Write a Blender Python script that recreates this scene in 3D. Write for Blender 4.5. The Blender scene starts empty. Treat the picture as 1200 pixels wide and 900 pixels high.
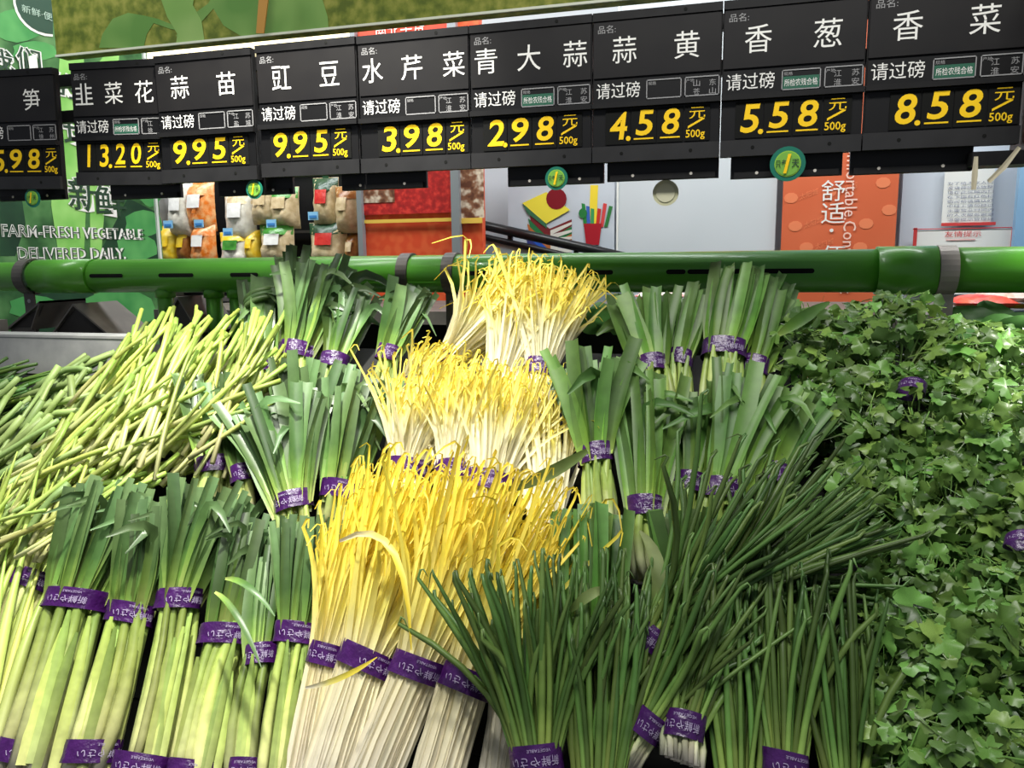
import bpy, bmesh, math, random
from mathutils import Vector, Matrix
from math import sin, cos, pi, radians, sqrt

sc = bpy.context.scene
COL = sc.collection
rnd = random.Random(7)

# ------------------------------------------------------------------ camera
F = 930.0                                   # focal length in pixels of the 1200x900 frame
CAM = Vector((0, 0, 1.45))
yaw, pit, rol = radians(16), radians(9), radians(.7)
FW = Vector((-sin(yaw) * cos(pit), cos(yaw) * cos(pit), -sin(pit)))
_r0 = Vector((cos(yaw), sin(yaw), 0)); _u0 = _r0.cross(FW)
RT = _r0 * cos(rol) - _u0 * sin(rol); UP = _u0 * cos(rol) + _r0 * sin(rol)
cd = bpy.data.cameras.new('camera'); cd.sensor_width = 36; cd.lens = F / 1200 * 36; cd.clip_start = .02
cam = bpy.data.objects.new('camera', cd); COL.objects.link(cam)
cam.matrix_world = Matrix(((RT.x, UP.x, -FW.x, CAM.x), (RT.y, UP.y, -FW.y, CAM.y), (RT.z, UP.z, -FW.z, CAM.z), (0, 0, 0, 1)))
sc.camera = cam

# ------------------------------------------------------------------ light
w = bpy.data.worlds.new('shop_air'); sc.world = w; w.use_nodes = True
w.node_tree.nodes['Background'].inputs[0].default_value = (.80, .86, 1, 1)
w.node_tree.nodes['Background'].inputs[1].default_value = .19

def lamp(name, kind, loc, aim, power, col=(1, 1, 1), **kw):
    l = bpy.data.lights.new(name, kind); l.energy = power; l.color = col
    for k, v in kw.items(): setattr(l, k, v)
    o = bpy.data.objects.new(name, l); COL.objects.link(o); o.location = loc
    o.rotation_euler = (Vector(aim) - Vector(loc)).to_track_quat('-Z', 'Y').to_euler()
    return o
# track spot over the left half of the display, ceiling panels along the aisle and in the shop behind, a spot over the right end
lamp('track_spot', 'SPOT', (-.75, 1.02, 2.75), (-.93, 1.46, 1.15), 275, (1, .965, .89), spot_size=radians(56), spot_blend=.75, shadow_soft_size=.05)
lamp('track_spot', 'SPOT', (1.0, 1.3, 2.75), (.72, 1.58, 1.22), 330, (1, .97, .90), spot_size=radians(30), spot_blend=.7, shadow_soft_size=.04)
lamp('ceiling_and_fill_light', 'AREA', (-.1, .5, 3.0), (-.1, 1.0, 0), 47, (1, .98, .94), shape='RECTANGLE', size=1.8, size_y=.3)
lamp('ceiling_and_fill_light', 'AREA', (-.9, 2.62, 3.1), (-.9, 3.1, 0), 112, (.96, .98, 1), shape='RECTANGLE', size=5.0, size_y=.4)
lamp('ceiling_and_fill_light', 'AREA', (-2.1, 1.5, 3.0), (-2.4, 1.9, 1.3), 15, (.98, 1, .97), shape='RECTANGLE', size=.9, size_y=.3)  # unseen fill added to brighten the left poster

vs = sc.view_settings
vs.view_transform = 'Standard'; vs.look = 'None'; vs.exposure = 0.0; vs.gamma = 1; vs.use_curve_mapping = False

# ------------------------------------------------------------------ pixel -> place
def ray(x, y): return FW * F + RT * (x - 600) + UP * (450 - y)
def onY(x, y, Y):
    r = ray(x, y); return CAM + r * (Y / r.y)
SLOPE = radians(42.6)
SN = Vector((0, -sin(SLOPE), cos(SLOPE))); SU = Vector((0, cos(SLOPE), sin(SLOPE)))
SP0 = Vector((-.294, 1.0, .665))              # the display's inclined deck passes here
def onS(x, y, h=0):                           # point h above the inclined deck
    r = ray(x, y); return CAM + r * (((SP0 + SN * h - CAM).dot(SN)) / r.dot(SN))
def depth(p): return (p - CAM).dot(FW)
def px(n, p): return n * depth(p) / F         # n pixels at p, in metres

# ------------------------------------------------------------------ materials
MATS = {}
def lin(c):
    return tuple(((v / 255 + .055) / 1.055) ** 2.4 if v > 10 else v / 255 / 12.92 for v in c) + (1,)
def mat(name, col, rough=.5, spec=.5, metal=0, noise=None, bump=None, emit=None, trans=0, coat=0):
    """plain principled material; noise=(other colour, scale, detail) blotches, bump=(scale, strength)"""
    if name in MATS: return MATS[name]
    m = bpy.data.materials.new(name); m.use_nodes = True; nt = m.node_tree; N = nt.nodes; L = nt.links
    p = N['Principled BSDF']; p.inputs['Roughness'].default_value = rough; p.inputs['Metallic'].default_value = metal
    p.inputs['Specular IOR Level'].default_value = spec; p.inputs['Coat Weight'].default_value = coat
    p.inputs['Base Color'].default_value = lin(col)
    if noise:
        c2, s, d = noise[:3]
        tc = N.new('ShaderNodeTexCoord'); t = N.new('ShaderNodeTexNoise'); t.inputs['Scale'].default_value = s; t.inputs['Detail'].default_value = d
        r = N.new('ShaderNodeValToRGB'); r.color_ramp.elements[0].position = .38; r.color_ramp.elements[1].position = .64
        r.color_ramp.elements[0].color = lin(col); r.color_ramp.elements[1].color = lin(c2)
        if len(noise) > 3:
            e = r.color_ramp.elements.new(.5); e.color = lin(noise[3])
        L.new(tc.outputs['Object'], t.inputs['Vector']); L.new(t.outputs['Fac'], r.inputs[0]); L.new(r.outputs[0], p.inputs['Base Color'])
    if bump:
        t2 = N.new('ShaderNodeTexNoise'); t2.inputs['Scale'].default_value = bump[0]; t2.inputs['Detail'].default_value = 3
        tc2 = N.new('ShaderNodeTexCoord'); L.new(tc2.outputs['Object'], t2.inputs['Vector'])
        b = N.new('ShaderNodeBump'); b.inputs['Strength'].default_value = bump[1]; b.inputs['Distance'].default_value = .01
        L.new(t2.outputs['Fac'], b.inputs['Height']); L.new(b.outputs[0], p.inputs['Normal'])
    if trans: p.inputs['Transmission Weight'].default_value = trans
    if emit:
        p.inputs['Emission Color'].default_value = lin(col); p.inputs['Emission Strength'].default_value = emit
    MATS[name] = m; return m

def veg(name, stops, rough=.42, vary=.35, transl=.25, streak=1.0, hue=None):
    """plant tissue: colour along the blade from UV.y, tint per blade from UV.x, fine lengthwise veins"""
    m = bpy.data.materials.new(name); m.use_nodes = True; nt = m.node_tree; N = nt.nodes; L = nt.links
    p = N['Principled BSDF']; p.inputs['Roughness'].default_value = rough; p.inputs['Specular IOR Level'].default_value = .45
    uv = N.new('ShaderNodeUVMap'); sx = N.new('ShaderNodeSeparateXYZ'); L.new(uv.outputs[0], sx.inputs[0])
    r = N.new('ShaderNodeValToRGB'); el = r.color_ramp.elements
    while len(el) < len(stops): el.new(.5)
    for e, (t, c) in zip(el, stops): e.position = t; e.color = lin(c)
    L.new(sx.outputs['Y'], r.inputs[0])
    mr = N.new('ShaderNodeMapRange'); mr.inputs['To Min'].default_value = 1 - vary; mr.inputs['To Max'].default_value = 1 + vary * .6
    L.new(sx.outputs['X'], mr.inputs['Value'])
    tc = N.new('ShaderNodeTexCoord'); nz = N.new('ShaderNodeTexNoise'); nz.inputs['Scale'].default_value = 45; nz.inputs['Detail'].default_value = 2
    L.new(tc.outputs['Object'], nz.inputs['Vector'])
    mn = N.new('ShaderNodeMapRange'); mn.inputs['To Min'].default_value = 1 - .28 * streak; mn.inputs['To Max'].default_value = 1 + .28 * streak
    L.new(nz.outputs['Fac'], mn.inputs['Value'])
    mu = N.new('ShaderNodeMath'); mu.operation = 'MULTIPLY'; L.new(mr.outputs[0], mu.inputs[0]); L.new(mn.outputs[0], mu.inputs[1])
    hs = N.new('ShaderNodeHueSaturation'); L.new(r.outputs[0], hs.inputs['Color']); L.new(mu.outputs[0], hs.inputs['Value'])
    mh = N.new('ShaderNodeMapRange'); a, b = hue or (.485, .515); mh.inputs['To Min'].default_value = a; mh.inputs['To Max'].default_value = b
    fr = N.new('ShaderNodeMath'); fr.operation = 'FRACT'; m7 = N.new('ShaderNodeMath'); m7.operation = 'MULTIPLY'; m7.inputs[1].default_value = 7.3
    L.new(sx.outputs['X'], m7.inputs[0]); L.new(m7.outputs[0], fr.inputs[0]); L.new(fr.outputs[0], mh.inputs['Value']); L.new(mh.outputs[0], hs.inputs['Hue'])
    L.new(hs.outputs[0], p.inputs['Base Color'])
    tr = N.new('ShaderNodeBsdfTranslucent'); L.new(hs.outputs[0], tr.inputs[0])
    mx = N.new('ShaderNodeMixShader'); mx.inputs[0].default_value = transl
    L.new(p.outputs[0], mx.inputs[1]); L.new(tr.outputs[0], mx.inputs[2]); L.new(mx.outputs[0], N['Material Output'].inputs[0])
    MATS[name] = m; return m

BLACK = mat('matt_black_plastic', (17, 17, 18), .55, .3, noise=((23, 23, 24), 30, 3))
BLACK2 = mat('deep_black_plastic', (13, 13, 14), .45, .4)
PANEL = mat('charcoal_name_card', (24, 23, 24), .5, .3, noise=((29, 28, 28), 12, 2))
WHITE = mat('white_print', (232, 232, 226), .6, .3)
GREY = mat('grey_print', (150, 150, 150), .6, .3)
YELLOW = mat('yellow_print', (250, 205, 25), .6, .3)
GREENLAB = mat('green_sticker', (42, 96, 74), .45)
PURPLE = mat('purple_tape', (56, 17, 78), .28, .6, noise=((68, 25, 92), 40, 2), bump=(70, .35))
TAPETXT = mat('white_tape_print', (168, 156, 186), .5)
STEEL = mat('brushed_steel', (188, 188, 186), .42, metal=.15, noise=((166, 166, 166), 14, 4))
STEELD = mat('grey_sheet_metal', (104, 100, 94), .5, metal=.25, noise=((84, 81, 77), 10, 3))
PIPEG = mat('green_pvc', (82, 160, 42), .36, .5, noise=((92, 168, 50), 6, 3), coat=.2)
CLAMP = mat('grey_clamp', (168, 160, 150), .45, metal=.2)
DARK = mat('dark_card_and_hole', (16, 17, 15), .8, .2)  # dark cards; also stands in for the shade inside holes and slots
DECK = mat('black_deck', (24, 25, 23), .6, .3, noise=((32, 33, 30), 18, 3))

LEEK = veg('leek_leaf', [(0, (196, 210, 120)), (.22, (132, 168, 78)), (.45, (90, 124, 66)), (1, (112, 142, 94))], .36, .6)
LEEKST = veg('leek_stalk', [(0, (238, 232, 206)), (.14, (216, 220, 152)), (.5, (180, 198, 108)), (.8, (142, 172, 80)), (1, (100, 138, 64))], .36, .45, .15, 1.4)
GARL = veg('green_garlic_leaf', [(0, (176, 204, 100)), (.22, (122, 166, 66)), (.5, (92, 134, 58)), (1, (110, 148, 78))], .40, .55)
GARLST = veg('green_garlic_stalk', [(0, (228, 230, 190)), (.5, (178, 200, 104)), (1, (110, 156, 64))], .38, .25, .15)
YELL = veg('yellow_chive', [(0, (247, 241, 226)), (.19, (246, 238, 196)), (.34, (248, 237, 132)), (.6, (247, 229, 86)), (1, (242, 216, 68))], .45, .22, .3, .3, hue=(.494, .506))
YELLB = veg('pale_yellow_chive', [(0, (247, 241, 226)), (.4, (247, 242, 204)), (.6, (247, 234, 124)), (.8, (244, 224, 84)), (1, (238, 212, 70))], .45, .16, .3, .3, hue=(.496, .506))
ONION = veg('spring_onion_leaf', [(0, (246, 240, 222)), (.10, (232, 234, 190)), (.18, (158, 192, 96)), (.34, (96, 134, 62)), (1, (90, 126, 66))], .40, .55, .2, hue=(.47, .515))
SCAPE = veg('garlic_scape_skin', [(0, (232, 230, 166)), (.4, (208, 216, 124)), (1, (166, 192, 84))], .42, .45, .1, .4, hue=(.485, .525))
BEAN = veg('long_bean_skin', [(0, (150, 172, 104)), (1, (138, 164, 96))], .5, .3, .05, .5)
CHIVE = veg('garlic_chive_stem', [(0, (176, 188, 84)), (.4, (120, 150, 60)), (1, (74, 112, 52))], .45, .5, .1)
CORI = veg('coriander_leaf_skin', [(0, (112, 152, 72)), (1, (112, 152, 72))], .34, .75, .25, hue=(.475, .515))
CORIST = veg('coriander_stem_skin', [(0, (200, 220, 150)), (1, (130, 176, 76))], .4, .2, .15)
DRY = veg('wilted_leaf', [(0, (120, 140, 70)), (1, (150, 160, 104))], .6, .2)

# ------------------------------------------------------------------ object helpers
ROOT = {}
def thing(name, loc, label, cat, group=None, kind=None):
    o = bpy.data.objects.new(name, None); COL.objects.link(o); o.location = loc; o.empty_display_size = .05
    o['label'] = label; o['category'] = cat
    if group: o['group'] = group
    if kind: o['kind'] = kind
    ROOT[o.name] = Vector(loc); return o
def tag(o, label, cat, group=None, kind=None):
    o['label'] = label; o['category'] = cat
    if group: o['group'] = group
    if kind: o['kind'] = kind
    return o
def mk(name, V, Fc, m, parent=None, uv=None, smooth=False, kind=None):
    """link world-space vertices as one mesh object; its origin is its thing's base, or its own first vertex"""
    if parent is None:
        org = Vector(V[0])
    else:
        org = ROOT[parent.name]
    me = bpy.data.meshes.new(name)
    me.from_pydata([(v[0] - org[0], v[1] - org[1], v[2] - org[2]) for v in V], [], Fc)
    if uv:
        l = me.uv_layers.new(name='UVMap'); n = len(me.loops); idx = [0] * n; me.loops.foreach_get('vertex_index', idx)
        flat = [0.0] * (2 * n)
        for i, k in enumerate(idx): flat[2 * i], flat[2 * i + 1] = uv[k]
        l.data.foreach_set('uv', flat)
    if smooth: me.polygons.foreach_set('use_smooth', [True] * len(me.polygons))
    me.materials.append(m); me.update()
    o = bpy.data.objects.new(name, me); COL.objects.link(o)
    if parent is None: o.location = org
    else: o.parent = parent
    ROOT[o.name] = org
    if kind: o['kind'] = kind
    return o
class G:
    """geometry collector"""
    def __init__(s): s.V = []; s.F = []; s.U = []
    def add(s, V, Fc, U=None):
        b = len(s.V); s.V += [Vector(v) for v in V]; s.F += [tuple(i + b for i in f) for f in Fc]
        s.U += U if U else [(0, 0)] * len(V); return s
    def box(s, c, d, ax=None):
        X, Y, Z = ax or (Vector((1, 0, 0)), Vector((0, 1, 0)), Vector((0, 0, 1))); c = Vector(c)
        V = [c + X * (d[0] / 2 * i) + Y * (d[1] / 2 * j) + Z * (d[2] / 2 * k) for i in (-1, 1) for j in (-1, 1) for k in (-1, 1)]
        return s.add(V, [(0, 1, 3, 2), (4, 6, 7, 5), (0, 4, 5, 1), (2, 3, 7, 6), (0, 2, 6, 4), (1, 5, 7, 3)])
    def prism(s, pts, dz):
        """closed polygon (list of Vectors) extruded by dz"""
        n = len(pts); dz = Vector(dz)
        s.add([p + dz for p in pts] + list(pts), [tuple(range(n)), tuple(range(2 * n - 1, n - 1, -1))] + [(i, i + n, (i + 1) % n + n, (i + 1) % n) for i in range(n)])
        return s
    def tube(s, pts, rad, n=6, u=0, cap=True, flat=1.0, t0=0, t1=1):
        k = len(pts); V = []; U = []
        ref = Vector((.3, -.9, .25))
        for i, p in enumerate(pts):
            t = (pts[min(i + 1, k - 1)] - pts[max(i - 1, 0)])
            t = t.normalized() if t.length > 1e-9 else Vector((0, 0, 1))
            a = t.cross(ref)
            a = a.normalized() if a.length > 1e-4 else t.orthogonal().normalized()
            b = t.cross(a); r = rad[i] if isinstance(rad, (list, tuple)) else rad
            for j in range(n):
                th = 2 * pi * j / n; V.append(p + a * (cos(th) * r) + b * (sin(th) * r * flat)); U.append((u, t0 + (t1 - t0) * i / (k - 1)))
        Fc = [(i * n + j, i * n + (j + 1) % n, (i + 1) * n + (j + 1) % n, (i + 1) * n + j) for i in range(k - 1) for j in range(n)]
        if cap: Fc += [tuple(range(n - 1, -1, -1)), tuple(range((k - 1) * n, k * n))]
        return s.add(V, Fc, U)
    def ribbon(s, pts, wid, nrm, fold=.25, u=0, twist=0, t0=0, t1=1):
        """leaf blade with a V-shaped section, three vertices a ring"""
        k = len(pts); V = []; U = []
        for i, p in enumerate(pts):
            t = pts[min(i + 1, k - 1)] - pts[max(i - 1, 0)]
            t = t.normalized() if t.length > 1e-9 else Vector((0, 0, 1))
            a = t.cross(nrm); a = a.normalized() if a.length > 1e-4 else t.orthogonal().normalized()
            b = a.cross(t)
            if twist:
                q = twist * i / (k - 1); a, b = a * cos(q) + b * sin(q), b * cos(q) - a * sin(q)
            w_ = wid[i] if isinstance(wid, (list, tuple)) else wid
            V += [p - a * (w_ / 2) + b * (w_ * fold), p, p + a * (w_ / 2) + b * (w_ * fold)]
            U += [(u, t0 + (t1 - t0) * i / (k - 1))] * 3
        Fc = []
        for i in range(k - 1):
            o = 3 * i; Fc += [(o, o + 1, o + 4, o + 3), (o + 1, o + 2, o + 5, o + 4)]
        return s.add(V, Fc, U)
    def out(s, name, m, parent=None, smooth=False, kind=None): return mk(name, s.V, s.F, m, parent, s.U, smooth, kind)
def bez(a, b, c, n):
    return [a * ((1 - t) ** 2) + b * (2 * t * (1 - t)) + c * (t * t) for t in [i / n for i in range(n + 1)]]

TXT = {}
def text_geo(s, shear=0, bold=0):
    key = (s, shear, bold)
    if key not in TXT:
        c = bpy.data.curves.new('lettering', 'FONT'); c.body = s; c.size = 1; c.resolution_u = 2 if len(s) > 1 else 4; c.fill_mode = 'FRONT'; c.shear = shear; c.offset = bold
        o = bpy.data.objects.new('lettering', c); COL.objects.link(o)
        me = bpy.data.meshes.new_from_object(o)
        V = [(v.co.x, v.co.y) for v in me.vertices]; Fc = [tuple(p.vertices) for p in me.polygons]
        x0, x1 = min(v[0] for v in V), max(v[0] for v in V); y0, y1 = min(v[1] for v in V), max(v[1] for v in V)
        TXT[key] = ([((x - x0) / (x1 - x0), (y - y0) / (y1 - y0)) for x, y in V], Fc, (x1 - x0) / (y1 - y0))
        bpy.data.objects.remove(o); bpy.data.meshes.remove(me); bpy.data.curves.remove(c)
    return TXT[key]
def text_on(name, s, o, ex, ey, wdt, hgt, m, parent, shear=0, bold=0):
    """lettering fitted into a wdt x hgt rectangle whose lower left corner is o, on axes ex, ey"""
    V, Fc, asp = text_geo(s, shear, bold)
    if wdt is None: wdt = hgt * asp
    return mk(name, [o + ex * (x * wdt) + ey * (y * hgt) for x, y in V], Fc, m, parent)

X, Yv, Z = Vector((1, 0, 0)), Vector((0, 1, 0)), Vector((0, 0, 1))

# ------------------------------------------------------------------ setting
WALLM = mat('white_wall_paint', (196, 202, 206), .7, .2, noise=((203, 208, 212), 2, 2))
o = G().box((-1, 1.5, -.01), (9, 7, .02)).out('floor', mat('shop_floor_tile', (150, 148, 142), .3, noise=((160, 158, 150), 3, 2))); tag(o, 'pale shop floor', 'floor', kind='structure')
o = G().box((-1, 4.0, 1.6), (9, .05, 3.2)).out('wall_back', WALLM); tag(o, 'white painted rear wall of the shop', 'wall', kind='structure')

# fascia with printed moss and seedling
FY = 2.02
FAS = mat('moss_print', (82, 96, 34), .65, .2, noise=((140, 142, 66), 26, 6, (110, 120, 46)))
lx = onY(63, 30, FY).x; rx = onY(1300, 0, FY).x; zb = onY(420, 32, FY).z
t = thing('fascia_board', (lx, FY, zb), 'overhead fascia board printed with moss and a seedling above the price signs', 'fascia', kind='structure')
G().box(((lx + rx) / 2, FY + .02, zb + .35), (rx - lx, .04, .7)).out('board', FAS, t)
G().box(((lx + rx) / 2, FY - .002, zb + .003), (rx - lx, .008, .006)).out('edge_trim', mat('light_trim', (205, 208, 190), .5), t)
LEAFP = mat('seedling_print', (122, 156, 84), .65, .2, noise=((88, 130, 62), 5, 2)); LEAFP2 = mat('seedling_print_light', (138, 168, 98), .65, .2, noise=((112, 150, 76), 5, 2))
def fprint(name, pts, m, k):
    G().prism([onY(x, y, FY - .001 * k) for x, y in pts], (0, .0008, 0)).out(name, m, t)
fprint('printed_leaf', [(116, 56), (120, 40), (132, 22), (150, 15), (168, 18), (185, 22), (200, 28), (212, 36), (200, 34), (180, 27), (172, 40), (168, 56)], LEAFP, 1)
fprint('printed_stem', [(206, 52), (208, 40), (196, 20), (182, -20), (230, -20), (226, 6), (236, 24), (240, 50)], LEAFP2, 2)
fprint('printed_leaf', [(206, 42), (222, 20), (244, 4), (258, -20), (372, -20), (384, 20), (385, 34), (300, 41), (282, 42), (262, 30), (250, 10), (232, 30), (228, 50)], LEAFP, 1)
o = G().prism([onY(a, b, FY - .05) for a, b in ((300, 39), (303, 0), (309, -30), (314, -30), (314, 0), (309, 39))], (0, .004, 0)).out('hanging_strip', mat('brown_tape', (176, 128, 52), .5))
tag(o, 'narrow brown tape strip hanging in front of the seedling print', 'strip')

# green poster at the left, turned a little away to the right
PA = CAM + ray(-60, 300) * (2.45 / F); PB = CAM + ray(191, 300) * (3.25 / F)
PX = (PB - PA); PX.z = 0; plen = PX.length; PX.normalize(); PN = PX.cross(Z) * -1      # away from viewer
if PN.dot(FW) < 0: PN = -PN
def onP(x, y, off=0):
    r = ray(x, y); return CAM + r * ((PA - PN * off - CAM).dot(PN) / r.dot(PN))
t = thing('wall_poster', PA * 1, 'green leaf poster with slogan FARM-FRESH VEGETABLE DELIVERED DAILY', 'poster')
ROOT[t.name] = PA * 1
GRNP = mat('poster_leaf_print', (40, 82, 44), .6, .3, noise=((98, 142, 88), 7, 3, (70, 118, 66)))
c = Vector((PA.x, PA.y, 1.75)) + PX * (plen / 2) + PN * .015
G().box(c, (plen, .03, 2.2), (PX, PN, Z)).out('panel', GRNP, t)
def pprint(name, pts, m, k): G().prism([onP(x, y, .0008 * k) for x, y in pts], PN * .0006).out(name, m, t)
PL1 = mat('poster_stem_print', (120, 186, 86), .6, .3, noise=((150, 206, 112), 9, 2)); PL2 = mat('poster_leaf_pale', (64, 140, 74), .6, .3, noise=((92, 164, 92), 8, 2)); PD = mat('poster_dark_print', (22, 54, 36), .6, .3, noise=((32, 70, 44), 9, 2))
pprint('printed_shade', [(150, 232), (186, 250), (186, 305), (150, 305), (120, 290)], PD, 1)
pprint('printed_shade', [(0, 215), (26, 235), (30, 262), (18, 300), (0, 300)], PD, 1)
pprint('printed_stem', [(70, 66), (98, 66), (104, 170), (98, 306), (70, 306), (60, 240)], PL1, 2)
pprint('printed_stem', [(104, 90), (124, 62), (140, 62), (126, 200), (118, 306), (106, 306)], PL1, 2)
for cx, cy, a, b in ((168, 262, 22, 16), (160, 290, 24, 16), (40, 360, 30, 14), (140, 362, 42, 24), (20, 30, 30, 20), (40, 60, 26, 12), (176, 225, 12, 18)):
    pprint('printed_leaf', [(cx + a * cos(i * pi / 6) * (1 + .15 * sin(3 * i)), cy - b * sin(i * pi / 6)) for i in range(12)], PL2, 1.5)
pprint('printed_shade', [(40, 346), (50, 330), (110, 344), (108, 400), (100, 430), (0, 430), (0, 400), (42, 395)], PD, 1)
pprint('printed_roundel', [(62, 43)] + [(62 - 47 * sin(i * pi / 16), -4 + 47 * cos(i * pi / 16)) for i in range(1, 9)] + [(15, -30), (62, -30)], WHITE, 3)
pprint('printed_roundel', [(62, 40)] + [(62 - 44 * sin(i * pi / 16), -4 + 44 * cos(i * pi / 16)) for i in range(1, 9)] + [(18, -30), (62, -30)], mat('roundel_green', (24, 66, 46), .6), 4)
def ptext(s, x, y, hpx, m, k, asp=1.0, bold=0):
    a = onP(x, y, .0008 * k); h = px(hpx, a); V, Fc, ar = text_geo(s, 0, bold)
    text_on('lettering', s, a, PX, Z, h * ar * asp, h, m, t, 0, bold)
PT = mat('poster_ink', (28, 62, 40), .6)
for s, x, y, h in (('我', -14, 80, 26), ('们', 21, 80, 26), ('的', 64, 112, 28), ('地', 76, 172, 34), ('新', 82, 246, 38), ('鲜', 113, 252, 36)):
    ptext(s, x - 1.5, y + 1.5, h + 3, WHITE, 5, 1.25, .055); ptext(s, x, y, h, PT, 6, 1.25, .008)
for s, x, y, h in (('FARM-FRESH VEGETABLE', 3, 277, 13.5), ('DELIVERED DAILY.', 22, 304, 13.5)):
    ptext(s, x - .6, y + .6, h + 1.4, WHITE, 5, .98, .03); ptext(s, x, y, h, PT, 6, .98, -.012)
ptext('新鲜·便捷', 26, 14, 9, mat('roundel_text', (170, 196, 178), .6), 6, 1.3)
G().box(onP(184, 270) + Z * .0, (.012, .02, 1.9), (PX, PN, Z)).out('edge_strip', mat('edge_white', (210, 214, 210), .5), t)

# shelf of packaged dried goods
KY = 3.3
def rectY(x0, y0, x1, y1, Y):
    a = onY(x0, y1, Y); b = onY(x1, y0, Y); return a.x, b.x, min(a.z, b.z), max(a.z, b.z)
x0, x1, z0, z1 = rectY(188, 30, 424, 345, KY)
t = thing('dry_goods_rack', (x0, KY, .0), 'black hanging rack of bagged dried goods beside the red poster', 'rack')
G().box(((x0 + x1) / 2, KY + .14, 1.2), (x1 - x0, .03, 2.4)).out('back_panel', BLACK2, t)
G().box((x0 + .02, KY + .05, 1.2), (.035, .18, 2.4)).out('upright', STEEL, t)
G().box((x1 - .015, KY + .05, 1.2), (.03, .18, 2.4)).out('upright', STEEL, t)
G().box(((x0 + x1) / 2, KY + .05, onY(300, 350, KY).z), (x1 - x0, .2, .02)).out('shelf', STEELD, t)
G().box(((x0 + x1) / 2, KY + .05, onY(300, 50, KY).z + .02), (x1 - x0, .2, .13)).out('header_light', mat('header_light', (255, 238, 190), .4, emit=1.2), t)
for zz in (onY(300, 206, KY).z + .04, onY(300, 282, KY).z + .04):
    G().box(((x0 + x1) / 2, KY + .1, zz), (x1 - x0 - .05, .012, .012)).out('rail', STEELD, t)
def bag(cx, cy, wp, hp, body, band, labelc, desc, where, k):
    """pillow pouch hung on the rack: pouch, header, printed panel"""
    Y = KY - .01 + .012 * (k % 3); c = onY(cx, cy, Y); W = px(wp, c); H = px(hp, c)
    t = thing('dried_food_pouch', (c.x, c.y, c.z - H / 2), desc, 'pouch', 'pouches on the dry goods rack')
    g = G(); nx, nz = 8, 8; V = []; Fc = []
    rr = random.Random(k)
    for s in (-1, 1):
        for j in range(nz + 1):
            for i in range(nx + 1):
                a, b = i / nx * 2 - 1, j / nz * 2 - 1
                th = .055 * max(0, (1 - a ** 4)) * max(0, 1 - b ** 4) * (1.1 - .35 * b) * (.8 + .4 * rr.random())
                V.append((c.x + a * W / 2 * (1 - .06 * (1 - b * b)), c.y + s * th * (.9 if s < 0 else .6), c.z + b * H / 2))
    n = (nx + 1) * (nz + 1)
    for s in range(2):
        for j in range(nz):
            for i in range(nx):
                q = s * n + j * (nx + 1) + i; f = (q, q + 1, q + nx + 2, q + nx + 1); Fc.append(f if s == 0 else f[::-1])
    mk('pouch', V, Fc, body, t, smooth=True)
    # printed strips follow the front face
    def patch(name, a0, a1, b0, b1, m, lift):
        PV = []; PF = []
        for j in range(4):
            for i in range(5):
                a, b = a0 + (a1 - a0) * i / 4, b0 + (b1 - b0) * j / 3
                th = .055 * max(0, (1 - a ** 4)) * max(0, 1 - b ** 4) * (1.1 - .35 * b) * 1.12
                PV.append((c.x + a * W / 2 * (1 - .06 * (1 - b * b)), c.y - th * .9 - lift, c.z + b * H / 2))
        PF = [(j * 5 + i, j * 5 + i + 1, j * 5 + i + 6, j * 5 + i + 5) for j in range(3) for i in range(4)]
        mk(name, PV, PF, m, t, smooth=True)
    patch('header', -.98, .98, .45, .98, band, .003)
    patch('printed_label', -.45, .45, -.05, .5, labelc, .005)
    G().box((c.x, c.y, c.z + H / 2 + .012), (.03, .004, .03)).out('hang_tab', band, t)
CL = lambda n, a, b: mat(n, a, .3, .6, noise=(b, 30, 4), bump=(25, .5))
TAN = CL('dried_bean_curd', (196, 172, 130), (226, 206, 168)); PALE = CL('pale_dried_food', (206, 200, 186), (232, 228, 214)); ORG = CL('orange_pouch', (232, 120, 26), (246, 190, 130)); YEL = CL('yellow_pouch', (238, 196, 28), (242, 214, 90)); GRN = CL('green_pouch', (60, 140, 44), (96, 170, 70)); DKG = CL('dark_green_pouch', (26, 66, 40), (40, 84, 54)); REDL = CL('red_label', (204, 34, 36), (220, 60, 50)); BRN = CL('brown_dried_food', (140, 84, 38), (176, 120, 60)); WHL = CL('white_label', (228, 226, 220), (240, 238, 232))
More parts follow.
